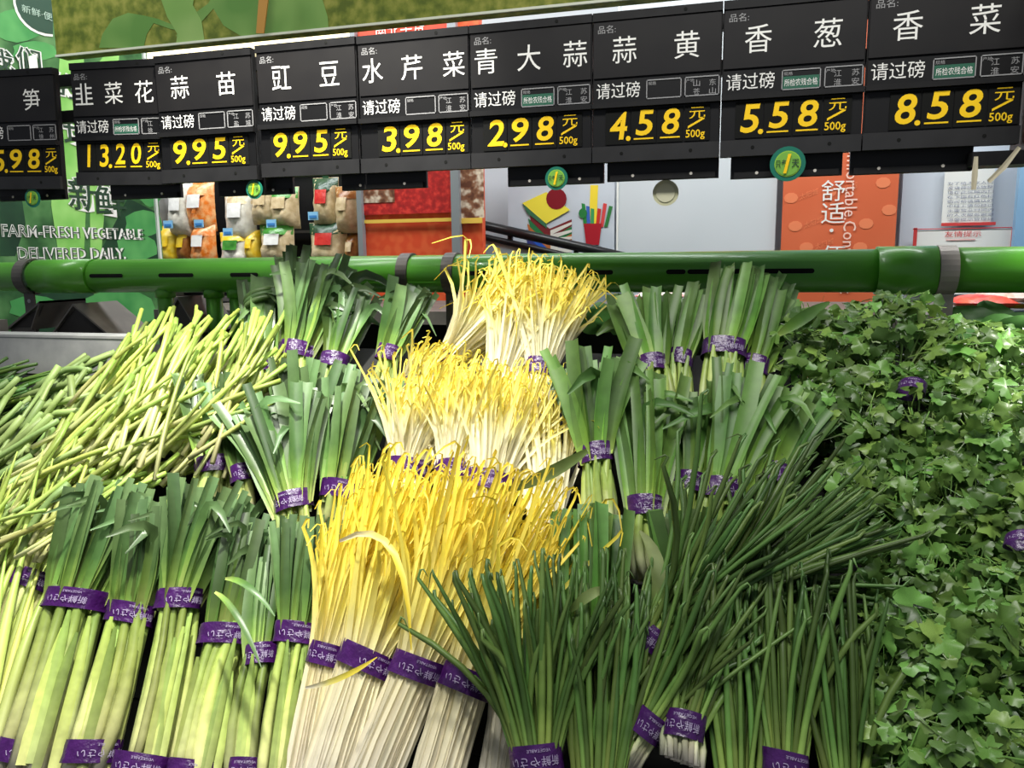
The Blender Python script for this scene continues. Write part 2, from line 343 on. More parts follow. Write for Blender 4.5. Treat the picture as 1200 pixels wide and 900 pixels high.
BAGS = [
    (214, 246, 34, 62, PALE, PALE, WHL, 'pale translucent pouch at the left end of the upper row'),
    (236, 243, 40, 56, ORG, ORG, WHL, 'orange pouch with white label in the upper row'),
    (283, 254, 42, 60, PALE, TAN, WHL, 'clear pouch with vertical white label in the upper row'),
    (312, 240, 36, 46, TAN, GRN, TAN, 'tan pouch with a thin green edge in the upper row'),
    (334, 244, 40, 48, TAN, GRN, TAN, 'tan pouch with green base near middle of the upper row'),
    (383, 238, 34, 58, TAN, DKG, REDL, 'tan pouch with red label at the upper right'),
    (407, 246, 28, 54, TAN, BRN, TAN, 'brown tan pouch at the right end of the upper row'),
    (201, 288, 28, 46, YEL, YEL, YEL, 'bright yellow pouch at the left end of the lower row'),
    (220, 289, 20, 42, BRN, YEL, YEL, 'brown pouch with yellow top in the lower row'),
    (240, 288, 34, 48, ORG, ORG, WHL, 'orange and white pouch in the lower row'),
    (278, 292, 44, 40, PALE, YEL, GRN, 'yellow topped pouch with green label in the lower row'),
    (299, 290, 18, 40, YEL, YEL, YEL, 'narrow mustard pouch beside the green labelled one'),
    (326, 286, 46, 46, TAN, GRN, WHL, 'tan pouch with bright green top in the lower row'),
    (386, 286, 50, 50, TAN, DKG, REDL, 'large tan pouch with dark green top and red label'),
    (415, 294, 18, 40, BRN, BRN, TAN, 'small brown pouch at the right end of the lower row')]
for k, (cx, cy, wp, hp, b, h, l, d) in enumerate(BAGS): bag(cx, cy, wp, hp, b, h, l, d, '', k)
BT = mat('blue_tag', (140, 196, 232), .5)
for k, (cx, cy, d) in enumerate(((197, 263, 'under the pale upper pouch'), (233, 262, 'under the orange upper pouch'), (267, 272, 'under the clear upper pouch'), (318, 262, 'between the two tan upper pouches'), (367, 253, 'left of the red labelled upper pouch'))):
    c = onY(cx, cy, KY - .08); q = thing('shelf_price_tag', c, 'small light blue price tag ' + d, 'price tag', 'blue tags on the dry goods rack')
    G().box(c, (.05, .003, .036)).out('card', BT, q); G().box(c + Vector((0, -.003, -.004)), (.036, .002, .012)).out('printed_bar', mat('blue_ink', (60, 130, 196), .5), q)

# red dry-goods light box with chilli picture
OY = 3.1
t = thing('dry_goods_poster', onY(420, 345, OY), 'red orange poster with chilli and mushroom picture beside the pouches', 'poster')
ORP = mat('orange_dot_print', (224, 76, 38), .5, noise=((232, 96, 52), 30, 0)); CHI = mat('chilli_print', (158, 22, 22), .55, noise=((222, 58, 48), 40, 5, (186, 30, 30))); MUS = mat('mushroom_print', (96, 52, 34), .55, noise=((224, 206, 186), 26, 2, (140, 92, 66))); YLS = mat('yellow_strip_print', (240, 196, 84), .5)
def rbox(name, x0, y0, x1, y1, Y, m, th=.01, par=None):
    a, b, c_, d = rectY(x0, y0, x1, y1, Y); return G().box(((a + b) / 2, Y + th / 2, (c_ + d) / 2), (b - a, th, d - c_)).out(name, m, par or t)
G().box(((onY(422, 300, OY).x + onY(565, 300, OY).x) / 2, OY + .03, 1.25), (onY(565, 300, OY).x - onY(422, 300, OY).x, .04, 2.5)).out('panel', ORP, t)
rbox('chilli_picture', 426, 120, 530, 252, OY - .003, CHI, .003)
rbox('mushroom_picture', 426, 222, 462, 238, OY - .005, MUS, .002)
rbox('mushroom_picture', 540, 120, 565, 256, OY - .003, MUS, .003)
rbox('yellow_strip', 426, 255, 530, 262, OY - .004, YLS, .004); rbox('yellow_strip', 540, 255, 565, 262, OY - .004, YLS, .004)
for cx in (423, 535):
    G().box(onY(cx, 250, OY - .01) * 1, (.022 if cx < 500 else .035, .03, 1.6)).out('frame_post', mat('grey_post', (150, 154, 160), .45, metal=.3), t)
hd = rbox('header', 421, 25, 531, 60, OY - .012, mat('header_red', (214, 62, 40), .5, noise=((220, 74, 50), 8, 1)), .012)
a = onY(440, 46, OY - .016); text_on('lettering', '南北干货', a, X, Z, px(62, a), px(15, a), WHITE, t)

# school poster, white boards, orange board, notices
t = thing('school_poster', onY(598, 345, 3.6), 'pale poster showing stacked books, a red apple and a red pencil cup', 'poster')
BY = 3.6
rbox('panel', 597, 120, 721, 380, BY, mat('pale_grey_print', (188, 196, 206), .6, noise=((198, 205, 214), 6, 2)), .01)
def sp(name, pts, col, k):
    m = mat('print_%d_%d_%d' % col, col, .55, .3); G().prism([onY(x, y, BY - .002 * k) for x, y in pts], (0, .0015, 0)).out(name, m, t)
B0 = [(612, 238), (640, 225), (668, 246), (640, 262)]
for k, (dy, col) in enumerate(((44, (54, 60, 120)), (36, (40, 90, 190)), (28, (190, 110, 60)), (20, (40, 120, 70)), (11, (120, 40, 44)))):
    sp('printed_book', [(616 + k, 240 + dy * .8), (644, 262 + dy * .55), (670, 246 + dy), (670, 254 + dy), (644, 272 + dy * .75), (618 + k, 250 + dy * .8)], col, 1 + .2 * k)
    sp('printed_pages', [(645, 264 + dy * .55), (670, 249 + dy), (670, 252 + dy), (645, 269 + dy * .6)], (220, 216, 206), 2.2 + .1 * k)
sp('printed_book', B0, (238, 222, 70), 3.4); sp('printed_book', [(612, 238), (640, 262), (641, 268), (618, 250)], (60, 110, 80), 3.3)
sp('printed_apple', [(652 + 12 * cos(i * pi / 8) * (1.0 if i not in (4,) else .8), 233 - 12.5 * sin(i * pi / 8) + (2 if i == 4 else 0)) for i in range(16)], (128, 20, 34), 4)
sp('printed_ruler', [(690, 262), (692, 217), (701, 217), (699, 262)], (240, 214, 60), 1)
for i, (xx, col) in enumerate(((686, (40, 130, 60)), (690, (60, 100, 180)), (700, (200, 50, 40)), (705, (210, 70, 70)), (710, (50, 120, 60)), (694, (60, 150, 90)))):
    sp('printed_pencil', [(xx - 2, 266), (xx + (xx - 696) * .35 - 1, 238 + 3 * (i % 3)), (xx + (xx - 696) * .35 + 3, 239 + 3 * (i % 3)), (xx + 2, 266)], col, 1.5 + .1 * i)
sp('printed_scissors', [(683 + 5 * cos(i * pi / 5), 250 - 6 * sin(i * pi / 5)) for i in range(10)], (40, 120, 60), 2.5)
sp('printed_cup', [(684, 262), (705, 262), (702, 287), (687, 287)], (168, 26, 40), 3)

t = thing('handrail', onY(563, 265, 3.45), 'black moving handrail sloping down in front of the school poster', 'handrail')
a, b = onY(540, 258, 3.45), onY(735, 302, 3.45)
G().tube([a, (a + b) / 2, b], .022, 8).out('rail', mat('handrail_rubber', (22, 22, 24), .35), t, True)
G().tube([a - Z * .05, (a + b) / 2 - Z * .05, b - Z * .05], .014, 6).out('lower_rail', BLACK2, t, True)
for q in (.3, .7): G().box(a.lerp(b, q) - Z * .03 + Yv * .02, (.02, .02, .06)).out('bracket', BLACK2, t)
G().prism([a - Z * .06, b - Z * .06, Vector((b.x, b.y, 0)), Vector((a.x, a.y, 0))], (0, .02, 0)).out('balustrade_panel', mat('balustrade_grey', (142, 158, 164), .35), t)

t = thing('partition_board', onY(722, 345, 3.62), 'plain white partition board between the school poster and orange panel', 'board')
x0, x1, z0, z1 = rectY(722, 160, 913, 345, 3.62)
G().box(((x0 + x1) / 2, 3.635, 1.3), (x1 - x0, .03, 2.6)).out('panel', WALLM, t); G().box((x0 + .004, 3.615, 1.3), (.008, .012, 2.6)).out('edge_strip', WHITE, t)

t = thing('orange_panel', onY(912, 345, 3.58), 'orange advertising panel with white vertical Chinese and English lettering', 'panel')
x0, x1, z0, z1 = rectY(913, 170, 1056, 345, 3.58)
G().box(((x0 + x1) / 2, 3.595, 1.3), (x1 - x0, .03, 2.6)).out('panel', mat('orange_board', (208, 98, 58), .55, noise=((213, 104, 64), 4, 1)), t)
OLT = mat('orange_watermark', (230, 128, 84), .6)
for cx, cy in ((927, 232), (932, 265), (945, 290), (972, 225), (1035, 214), (1042, 246), (1015, 262), (1008, 290)):
    c = onY(cx, cy, 3.578); G().prism([c + X * (.028 * cos(i * pi / 5)) + Z * (.022 * sin(i * pi / 5)) for i in range(10)], (0, .001, 0)).out('printed_roundel', OLT, t)
    if cx < 1000: text_on('lettering', '太阳城', c + X * .034 - Z * .012, (X + Z * .35).normalized(), Z, .075, .026, OLT, t)
for s, cy in (('舒', 236), ('适', 262), ('·', 272), ('便', 312)):
    hp = 24 if s != '·' else 4; a = onY(962 if s != '·' else 972, cy, 3.574); text_on('lettering', s, a, X, Z, px(hp * 1.08, a), px(hp, a), WHITE, t)
a = onY(992, 190, 3.574); b = onY(992, 318, 3.574)
text_on('lettering', 'Comfortable.Convenient', onY(994, 158, 3.574), -Z, X, px(184, a), px(14, a), mat('pale_print', (240, 206, 190), .6), t)
t = thing('notice_sheet', onY(1104, 262, 3.66), 'white notice sheet with lines of small print and a red foot', 'notice')
rbox('sheet', 1103, 185, 1167, 264, 3.66, WHITE, .004)
RED = mat('red_ink', (206, 60, 58), .6); INK = mat('grey_ink', (110, 116, 140), .6)
rbox('red_foot', 1103, 260, 1167, 265, 3.655, RED, .003)
for i in range(9):
    a = onY(1110, 217 + i * 5.3, 3.655); text_on('lettering', ['为了给大家人的', '舍请将物品放整', '请在此区域内扫', '在下面有红色标', '购买前请确认好', '中线上请勿越过', '主要营业时间内', '的人次服务谢谢', '温馨提示管理处'][i], a, X, Z, px(48, a), px(3.4, a), INK, t)
t = thing('framed_notice', onY(1070, 345, 3.66), 'white notice in a thin red frame headed by red writing', 'notice')
rbox('sheet', 1070, 268, 1186, 345, 3.665, WHITE, .004)
for q in ((1070, 267, 1186, 268.2), (1070, 267, 1071, 345), (1185, 267, 1186, 345)): rbox('frame_line', *q, 3.66, RED, .003)
a = onY(1107, 278, 3.66); text_on('lettering', '友情提示', a, X, Z, px(38, a), px(7, a), RED, t)
rbox('underline', 1109, 280.5, 1143, 281.5, 3.66, RED, .003)
o = G().box(onY(1228, 250, 3.5), (.22, .03, 2.0)).out('blue_panel', mat('blue_panel', (120, 164, 200), .5, noise=((140, 180, 212), 3, 1))); tag(o, 'pale blue panel at the far right edge behind the pipe', 'panel')
t = thing('partition_board', onY(1056, 345, 3.7), 'white board carrying the paper notices, right of the orange panel', 'board')
x0, x1, z0, z1 = rectY(1050, 160, 1260, 345, 3.7); G().box(((x0 + x1) / 2, 3.72, 1.3), (x1 - x0, .03, 2.6)).out('panel', mat('bluish_board', (208, 216, 226), .6), t)

# ------------------------------------------------------------------ price signs on their rail
SY = 1.5; SZ0, SZ1 = 1.622, 1.882
t = thing('sign_rail', (-2.1, SY + .04, 1.7), 'black double rail carrying the row of price signs', 'rail')
for z in (1.86, 1.782): G().box((-.85, SY + .045, z), (2.62, .02, .026)).out('rail_bar', BLACK2, t)
G().box((.437, SY - .13, 1.765), (.02, .36, .31)).out('end_panel', BLACK2, t)
G().box((.40, SY + .01, 1.60), (.09, .06, .022)).out('end_bracket', BLACK, t)
for xx in (-.55, .3): G().box((xx, SY + .30, 1.86), (.02, .5, .02)).out('hanger_arm', BLACK2, t)

def price_sign(x0, x1, name, price, green, origin, label, tilt=0, drop=0, fwd=0):
    W = x1 - x0; H = SZ1 - SZ0
    org = Vector((x0, SY - fwd, SZ0 - drop)); ex = Vector((cos(tilt), 0, -sin(tilt))); ez = Vector((sin(tilt), 0, cos(tilt)))
    t = thing('price_sign', org, label, 'price sign', 'price signs on the rail')
    def P(u, v, k=0): return org + ex * (u * W) + ez * ((1 - v) * H) - Yv * k    # u right, v down from top
    def bx(nm, u0, v0, u1, v1, m, k0, k1, par=t):
        c = (P(u0, v0) + P(u1, v1)) / 2 - Yv * ((k0 + k1) / 2)
        return G().box(c, ((u1 - u0) * W, k1 - k0, (v1 - v0) * H), (ex, Yv, ez)).out(nm, m, par)
    def tx(s, u, v, w_, h_, m, k, par=t, shear=0, bold=0, nm='lettering'):
        return text_on(nm, s, P(u, v + h_, k), ex, ez, w_ * W, h_ * H, m, par, shear, bold)
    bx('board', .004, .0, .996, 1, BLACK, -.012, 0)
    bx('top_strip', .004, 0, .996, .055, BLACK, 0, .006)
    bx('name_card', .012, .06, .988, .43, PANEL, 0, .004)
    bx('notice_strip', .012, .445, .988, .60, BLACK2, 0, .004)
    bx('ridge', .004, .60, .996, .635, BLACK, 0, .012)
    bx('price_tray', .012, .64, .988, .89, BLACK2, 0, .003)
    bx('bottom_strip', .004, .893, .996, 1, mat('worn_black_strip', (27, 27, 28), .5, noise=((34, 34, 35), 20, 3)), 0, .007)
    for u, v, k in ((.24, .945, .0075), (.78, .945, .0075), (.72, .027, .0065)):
        c = P(u, v, k); G().prism([c + ex * (.0032 * cos(i * pi / 4)) + ez * (.0032 * sin(i * pi / 4)) for i in range(8)], (0, .002, 0)).out('hole_shade', DARK, t)  # holes drawn as raised discs, their inner shade put into the colour
    tx('品名:', .045, .085, .14, .052, GREY, .0045)
    us = {2: (.16, .64), 3: (.045, .40, .77)}[len(name)]
    if name == '韭菜花': us = (.045, .36, .675)
    for s, u in zip(name, us): tx(s, u, .165, .19, .175, WHITE, .0046, nm='name_character')
    tx('请过磅', .035, .465, .345, .105, WHITE, .0046)
    for u0, u1, nm in ((.43, .70, 'specification_box'), (.725, .985, 'origin_box')):
        fr = G()
        for a, b, c_, d in ((u0, .462, u1, .469), (u0, .583, u1, .59), (u0, .462, u0 + .007, .59), (u1 - .007, .462, u1, .59)):
            c = (P(a, b) + P(c_, d)) / 2 - Yv * .0048; fr.box(c, ((c_ - a) * W, .0008, (d - b) * H), (ex, Yv, ez))
        fr.out(nm, GREY, t)
    if green:
        bx('green_sticker', .44, .505, .69, .582, GREENLAB, .004, .0052); tx('所检农残合格', .45, .522, .23, .045, WHITE, .0056)
    tx('规格', .445, .475, .06, .024, GREY, .0049); tx('产地', .735, .475, .06, .024, GREY, .0049)
    for k, s in enumerate(origin):
        tx(s, (.79, .91)[k % 2], (.485, .54)[k // 2], .05, .042, GREY, .005)
    # flip cards with handwritten-style figures
    digits = price.replace('.', ''); nd = len(digits); dot = price.index('.') - 1
    cw = .205 if nd == 3 else .17; s0 = .06 if nd == 4 else {'莴笋': .20, '水芹菜': .17, '香菜': .17}.get(name, .11)
    for k, ch in enumerate(digits):
        u = s0 + cw * k
        cdk = bx('figure_card', u, .648, u + cw - .008, .882, DARK, .003, .0055)
        big = k <= dot
        tx(ch, u + (.035 if ch != '1' else .07), .665 if big else .66, (cw - .065) if ch != '1' else .05, .185 if big else .17, YELLOW, .006, cdk, .12, .018, 'figure')
        if k == dot:
            c = P(u + cw - .022, .845, .006); G().prism([c + ex * (.0045 * cos(i * pi / 5)) + ez * (.0045 * sin(i * pi / 5)) for i in range(10)], (0, .0005, 0)).out('decimal_point', YELLOW, cdk)
        elif k > dot: bx('underline', u + .022, .846, u + cw - .03, .856, YELLOW, .0055, .0062, cdk)
    u = s0 + cw * nd + .005
    uc = bx('unit_card', u, .648, min(u + .19, .985), .882, DARK, .003, .0055)
    tx('元', u + .035, .662, .12, .075, YELLOW, .006, uc); tx('500g', u + .01, .808, .145, .068, YELLOW, .006, uc, 0, .012)
    a, b = P(u + .025, .80, .006), P(u + .15, .742, .006); G().add([a, a + ez * .004, b + ez * .004, b], [(0, 1, 2, 3)]).out('slash', YELLOW, uc)
SX = [-1.44, -1.202, -.965, -.738, -.505, -.270, -.042, .190, .424]
price_sign(-1.72, -1.474, '莴笋', '5.98', 0, '江苏徐州', 'leftmost price sign, cut by the photo edge, priced 5.98', .03, -.002, .01)
price_sign(SX[0], SX[1] + .012, '韭菜花', '13.20', 1, '江苏徐州', 'price sign for garlic chive flowers reading 13.20', .03, -.002)
price_sign(SX[1], SX[2] - .002, '蒜苗', '9.95', 0, '江苏盐城', 'price sign for garlic sprouts reading 9.95', 0, .004, .012)
price_sign(SX[2] + .002, SX[3], '豇豆', '9.95', 0, '江苏淮安', 'price sign for long beans reading 9.95', 0, 0, .004)
price_sign(SX[3], SX[4], '水芹菜', '3.98', 0, '江苏淮安', 'price sign for water celery reading 3.98')
price_sign(SX[4], SX[5], '青大蒜', '2.98', 1, '江苏淮安', 'price sign for green garlic reading 2.98')
price_sign(SX[5], SX[6], '蒜黄', '4.58', 0, '山东苍山', 'price sign for yellow garlic chives reading 4.58')
price_sign(SX[6], SX[7], '香葱', '5.58', 1, '江苏淮安', 'price sign for spring onions reading 5.58')
price_sign(SX[7], SX[8], '香菜', '8.58', 1, '江苏淮安', 'price sign for coriander reading 8.58, at the right end', 0, 0, .004)

for k, (a, b, y0, y1, d) in enumerate(((2, 79, 200, 235, 'leftmost'), (132, 214, 205, 233, 'below the garlic chive flower price sign'), (258, 345, 203, 229, 'below the long bean price sign'), (402, 501, 196, 222, 'below the water celery price sign'), (596, 708, 188, 217, 'below the green garlic price sign'), (712, 842, 182, 211, 'below the yellow chive price sign'), (856, 986, 175, 208, 'below the spring onion price sign'), (995, 1138, 170, 203, 'below the coriander price sign'))):
    Y = SY + .02; p0, p1 = onY(a, y1, Y), onY(b, y1, Y); top = 1.645; bot = (p0.z + p1.z) / 2
    t = thing('spare_card_holder', (p0.x, Y, bot), 'black empty card holder strip hanging ' + d if k else 'black empty card holder strip hanging under the leftmost price sign', 'card holder', 'card holder strips under the signs')
    G().box(((p0.x + p1.x) / 2, Y, (bot + top) / 2), (p1.x - p0.x, .008, top - bot)).out('strip', BLACK2, t)
    G().box(((p0.x + p1.x) / 2, Y - .007, bot + .006), (p1.x - p0.x - .012, .006, .010)).out('lip', BLACK, t)
    for q in (.24, .76):
        c = Vector((p0.x + (p1.x - p0.x) * q, Y - .011, bot + .009)); G().prism([c + X * (.0028 * cos(i * pi / 4)) + Z * (.0028 * sin(i * pi / 4)) for i in range(8)], (0, .002, 0)).out('hole', mat('hole_light', (205, 200, 190), .5), t)

def disc(c, r, m, name, par, k, n=28):
    G().prism([c - Yv * k + X * (r * cos(2 * pi * i / n)) + Z * (r * sin(2 * pi * i / n)) for i in range(n)], (0, .0015, 0)).out(name, m, par)
TEAL = mat('teal_badge', (28, 112, 92), .4); LIME = mat('lime_badge', (142, 190, 66), .4)
for cx, cy, rp, plain, d in ((923, 192, 20, 0, 'below the spring onion price sign'), (652, 209, 13.5, 0, 'below the green garlic price sign'), (298, 222, 11, 0, 'left of the long bean sign'), (38, 232, 11, 0, 'below the leftmost price sign'), (780, 226, 15, 1, '')):
    Y = SY - .012 if not plain else SY + .03; c = onY(cx, cy, Y); r = px(rp, c)
    t = thing('round_badge', c - Z * r, ('round teal and lime badge with a yellow figure one ' + d) if not plain else 'plain pale round badge seen from behind below the yellow chive sign', 'badge', 'round badges under the signs')
    if plain:
        disc(c, r, mat('pale_badge_back', (196, 196, 160), .6), 'disc', t, 0); disc(c, r * .72, mat('pale_badge_inner', (206, 205, 176), .6), 'inner_disc', t, .0015); continue
    disc(c, r, TEAL, 'disc', t, 0); disc(c, r * .74, LIME, 'inner_disc', t, .0012); disc(c, r * .68, mat('badge_green', (120, 176, 70), .4), 'centre_disc', t, .002)
    text_on('lettering', '只卖', c + Vector((-r * .68, -.0035, -r * .22)), X, Z, r * .62, r * .46, PT, t, 0, .01); text_on('lettering', '天', c + Vector((r * .22, -.0035, -r * .22)), X, Z, r * .42, r * .46, PT, t, 0, .01)
    text_on('figure', '1', c + Vector((-r * .24, -.0045, -r * .55)), X, Z, r * .42, r * 1.1, YELLOW, t, .3, .03)
TIE = mat('cream_tag', (196, 188, 160), .6)
for cx, cy, dx, d in ((1142, 206, .0, 'straight cream tag strip hanging under the right end of the rail'), (1176, 196, -.02, 'slanted cream tag strip hanging at the rail corner')):
    c = onY(cx, cy, SY - .03); o = G().ribbon([c + Z * .03 - X * dx, c, c - Z * .022 + X * dx], [.006, .009, .007], -Yv, .1).out('tag_strip', TIE); tag(o, d, 'tag')

# ------------------------------------------------------------------ mist pipe with clamps
PY, PZ = 1.8, 1.4155
R0 = .0445
def px_x(x): return onY(x, 320, PY - R0).x
t = thing('mist_pipe', (-2.3, PY, PZ), 'thick green plastic pipe running behind the vegetables', 'pipe')
PIPEL, PIPER = -2.6, 1.0
def pipe_seg(name, a, b, r, m=PIPEG, par=t, n=28): return G().tube([Vector((a, PY, PZ)), Vector((b, PY, PZ))], r, n).out(name, m, par, False)
def smooth_sides(o):
    for p in o.data.polygons: p.use_smooth = len(p.vertices) == 4
for nm, a, b, r in (('pipe', PIPEL, PIPER, R0 - .004), ('sleeve', px_x(100), px_x(1030), R0), ('coupling', px_x(1030), px_x(1101), R0 + .005), ('sleeve', px_x(30), px_x(97), R0 + .002), ('sleeve', px_x(1125), PIPER, R0 + .001)):
    smooth_sides(pipe_seg(nm, a, b, r))
def slot_shade(x, L):
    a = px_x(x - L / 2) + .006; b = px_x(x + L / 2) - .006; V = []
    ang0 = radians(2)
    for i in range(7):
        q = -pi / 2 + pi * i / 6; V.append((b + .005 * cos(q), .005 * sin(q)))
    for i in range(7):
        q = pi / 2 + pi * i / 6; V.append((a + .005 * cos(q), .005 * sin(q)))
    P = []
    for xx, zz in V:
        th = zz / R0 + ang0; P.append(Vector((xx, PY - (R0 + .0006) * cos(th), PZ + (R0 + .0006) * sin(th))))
    G().add(P, [tuple(range(14))]).out('slot_shade', DARK, t)  # no real recess: dark patch on the pipe paints the slot's shade
for x, L in ((124, 40), (206, 42), (286, 34), (560, 34), (703, 32), (792, 24), (880, 150)): slot_shade(x, L)
for x, dz in ((178, .09), (236, .2), (264, .2), (312, .12)):
    xx = px_x(x); smooth_sides(G().tube([Vector((xx, PY, PZ - .03)), Vector((xx, PY, PZ - .04 - dz))], .021, 14).out('standpipe', PIPEG, t))
    smooth_sides(G().tube([Vector((xx, PY, PZ - .03)), Vector((xx, PY, PZ - .058))], .026, 14).out('standpipe_collar', PIPEG, t))
def clamp(x, desc, m=CLAMP, wd=.026, leg=.25, light=False):
    xx = px_x(x); q = thing('pipe_clamp', (xx, PY, PZ - leg), desc, 'clamp', 'clamps round the green pipe')
    V = []; Fc = []; n = 28; r = R0 + .0055
    for i in range(n):
        th = 2 * pi * i / n
        for s in (-1, 1):
            for rr in (r - .0045, r): V.append((xx + s * wd / 2, PY + rr * cos(th), PZ + rr * sin(th)))
    for i in range(n):
        a, b = 4 * i, 4 * ((i + 1) % n); Fc += [(a + 1, a + 3, b + 3, b + 1), (a, b, b + 2, a + 2), (a, a + 1, b + 1, b), (a + 2, b + 2, b + 3, a + 3)]
    mk('ring', V, Fc, m, q, smooth=False)
    G().box((xx, PY - .012, PZ - r - leg / 2 + .01), (wd, .006, leg - .0)).out('leg_strap', m, q)
    c = Vector((xx, PY - .016, PZ - r - .018)); G().prism([c + X * (.006 * cos(i * pi / 3)) + Z * (.006 * sin(i * pi / 3)) for i in range(6)], (0, .003, 0)).out('bolt', STEEL, q)
clamp(20, 'dark grey clamp round the pipe at the left edge', STEELD, .034)
clamp(470, 'brown grey clamp round the pipe left of its neighbour in the middle', STEELD, .028)
clamp(523, 'brown grey clamp round the pipe nearest the yellow chives', STEELD, .028)
clamp(1113, 'pale grey clamp round the pipe above the coriander', CLAMP, .034)

# ------------------------------------------------------------------ display stand
t = thing('display_stand', (-.8, 1.0, 0), 'black inclined vegetable display stand', 'stand')
a0 = SP0 - SU * .55 - SN * .02; L = 1.42
ex0, ex1 = -2.9, 1.3
c = Vector(((ex0 + ex1) / 2, 0, 0)) + Vector((0, a0.y, a0.z)) + SU * (L / 2)
G().box(c, (ex1 - ex0, L, .03), (X, SU, SN)).out('deck', DECK, t)
for q in (.3, .62, .92, 1.2):
    cc = Vector(((ex0 + ex1) / 2, a0.y, a0.z)) + SU * q + SN * .018; G().box(cc, (ex1 - ex0, .02, .008), (X, SU, SN)).out('stop_rail', DECK, t)
bk = Vector((0, a0.y, a0.z)) + SU * L
G().box(((ex0 + ex1) / 2, bk.y + .005, bk.z - .5), (ex1 - ex0, .02, 1.0)).out('back_panel', DECK, t)
G().box(((ex0 + ex1) / 2, a0.y + .02, a0.z / 2), (ex1 - ex0, .03, a0.z)).out('front_panel', DECK, t)
# steel tray lip and ridge caps at the left rear
TY = onS(60, 436, .0).y
t = thing('steel_tray_back', onY(60, 430, TY), 'brushed steel tray back behind the long beans', 'tray')
p0, p1 = onY(-60, 434, TY), onY(150, 434, TY); zt = onY(60, 394, TY).z
G().box(((p0.x + p1.x) / 2, TY, (p0.z + zt) / 2), (p1.x - p0.x, .006, zt - p0.z)).out('upright_sheet', STEEL, t)
G().box(((p0.x + p1.x) / 2, TY + .03, zt), (p1.x - p0.x, .07, .006)).out('folded_lip', STEEL, t)
def ridge(ax, ay, l, r, by, Y, label, ln=.16):
    A = onY(ax, ay, Y); Lp = onY(l, by, Y); Rp = onY(r, by, Y); d = Vector((0, ln, 0))
    t = thing('ridge_cap', Vector((A.x, Y, Lp.z)), label, 'ridge cap', 'sheet metal ridge caps behind the trays')
    th = Vector((0, 0, -.006))
    for nm, e in (('slope_sheet', Lp), ('slope_sheet', Rp)):
        G().prism([A, e, e + d, A + d], th).out(nm, STEELD, t)
    G().prism([A - Z * .012 + Yv * .01, Lp + Yv * .01, Rp + Yv * .01], (0, .004, 0)).out('end_plate', mat('dark_sheet_metal', (66, 64, 62), .55, metal=.6), t)
    G().prism([Lp + Yv * .012, Rp + Yv * .012, Rp + Yv * .012 - Z * .05, Lp + Yv * .012 - Z * .05], (0, .004, 0)).out('foot_plate', STEELD, t)
ridge(46, 353, 8, 36, 384, 1.72, 'leftmost sheet metal ridge cap below the pipe'); ridge(85, 356, 58, 130, 394, 1.73, 'middle sheet metal ridge cap below the pipe'); ridge(208, 348, 182, 232, 388, 1.73, 'right sheet metal ridge cap beside the green standpipes')
o = G().box(onY(-2, 410, 1.64), (.05, .03, .16)).out('tray_divider', STEELD); tag(o, 'grey tray divider plate at the left edge', 'divider')

# ------------------------------------------------------------------ vegetables
def frame(S, B, T):
    a = (T - S).normalized(); side = a.cross(CAM - B).normalized(); return a, side, side.cross(a)
TAPE = '新鮮やさい'
def band(par, c, a, side, front, rx, ry, hgt, seed, flip=True, txt=True, nm='band'):
    rr = random.Random(seed); n = 24; V = []; Fc = []
    ph = rr.random() * 6
    tl = rr.uniform(-.12, .12)
    def pt(th, y, lift=0):
        k = 1 + .03 * sin(3 * th + ph) + lift
        return c + side * (sin(th) * rx * k) + front * (cos(th) * ry * k) + a * (y + tl * rx * sin(th))
    ys = (-.5, -.1, .25, .5); ks = (.015, -.012, .012, -.004)
    for j in range(4):
        for i in range(n): V.append(pt(2 * pi * i / n, ys[j] * hgt, ks[j] + rr.uniform(-.012, .012)))
    Fc = [(j * n + i, j * n + (i + 1) % n, (j + 1) * n + (i + 1) % n, (j + 1) * n + i) for j in range(3) for i in range(n)]
    o = mk(nm, V, Fc, PURPLE, par, smooth=True)
    if txt:
        TV, TF, asp = text_geo(TAPE); h = hgt * .36; wd = min(h * asp * .95, rx * 1.7); th0 = rr.uniform(-.5, .5)
        W = []
        for x, y in TV:
            if flip: x, y = 1 - x, 1 - y
            W.append(pt(th0 + (x - .5) * wd / ((rx + ry) / 2), (y - .5) * h - hgt * .1, .05))
        mk('band_lettering', W, TF, TAPETXT, o)
        TV, TF, asp = text_geo('VEGETABLE'); h2 = hgt * .11
        W = []
        for x, y in TV:
            if flip: x, y = 1 - x, 1 - y
            W.append(pt(th0 + .15 + (x - .5) * h2 * asp / ((rx + ry) / 2), (y - .5) * h2 + hgt * .28, .05))
        mk('band_lettering', W, TF, TAPETXT, o)
    return o
def pack(n, rr):
    out = []
    for k in range(n):
        r = sqrt((k + .5) / n); th = k * 2.39996; out.append((r * cos(th) + rr.uniform(-.06, .06), r * sin(th) + rr.uniform(-.06, .06)))
    return out

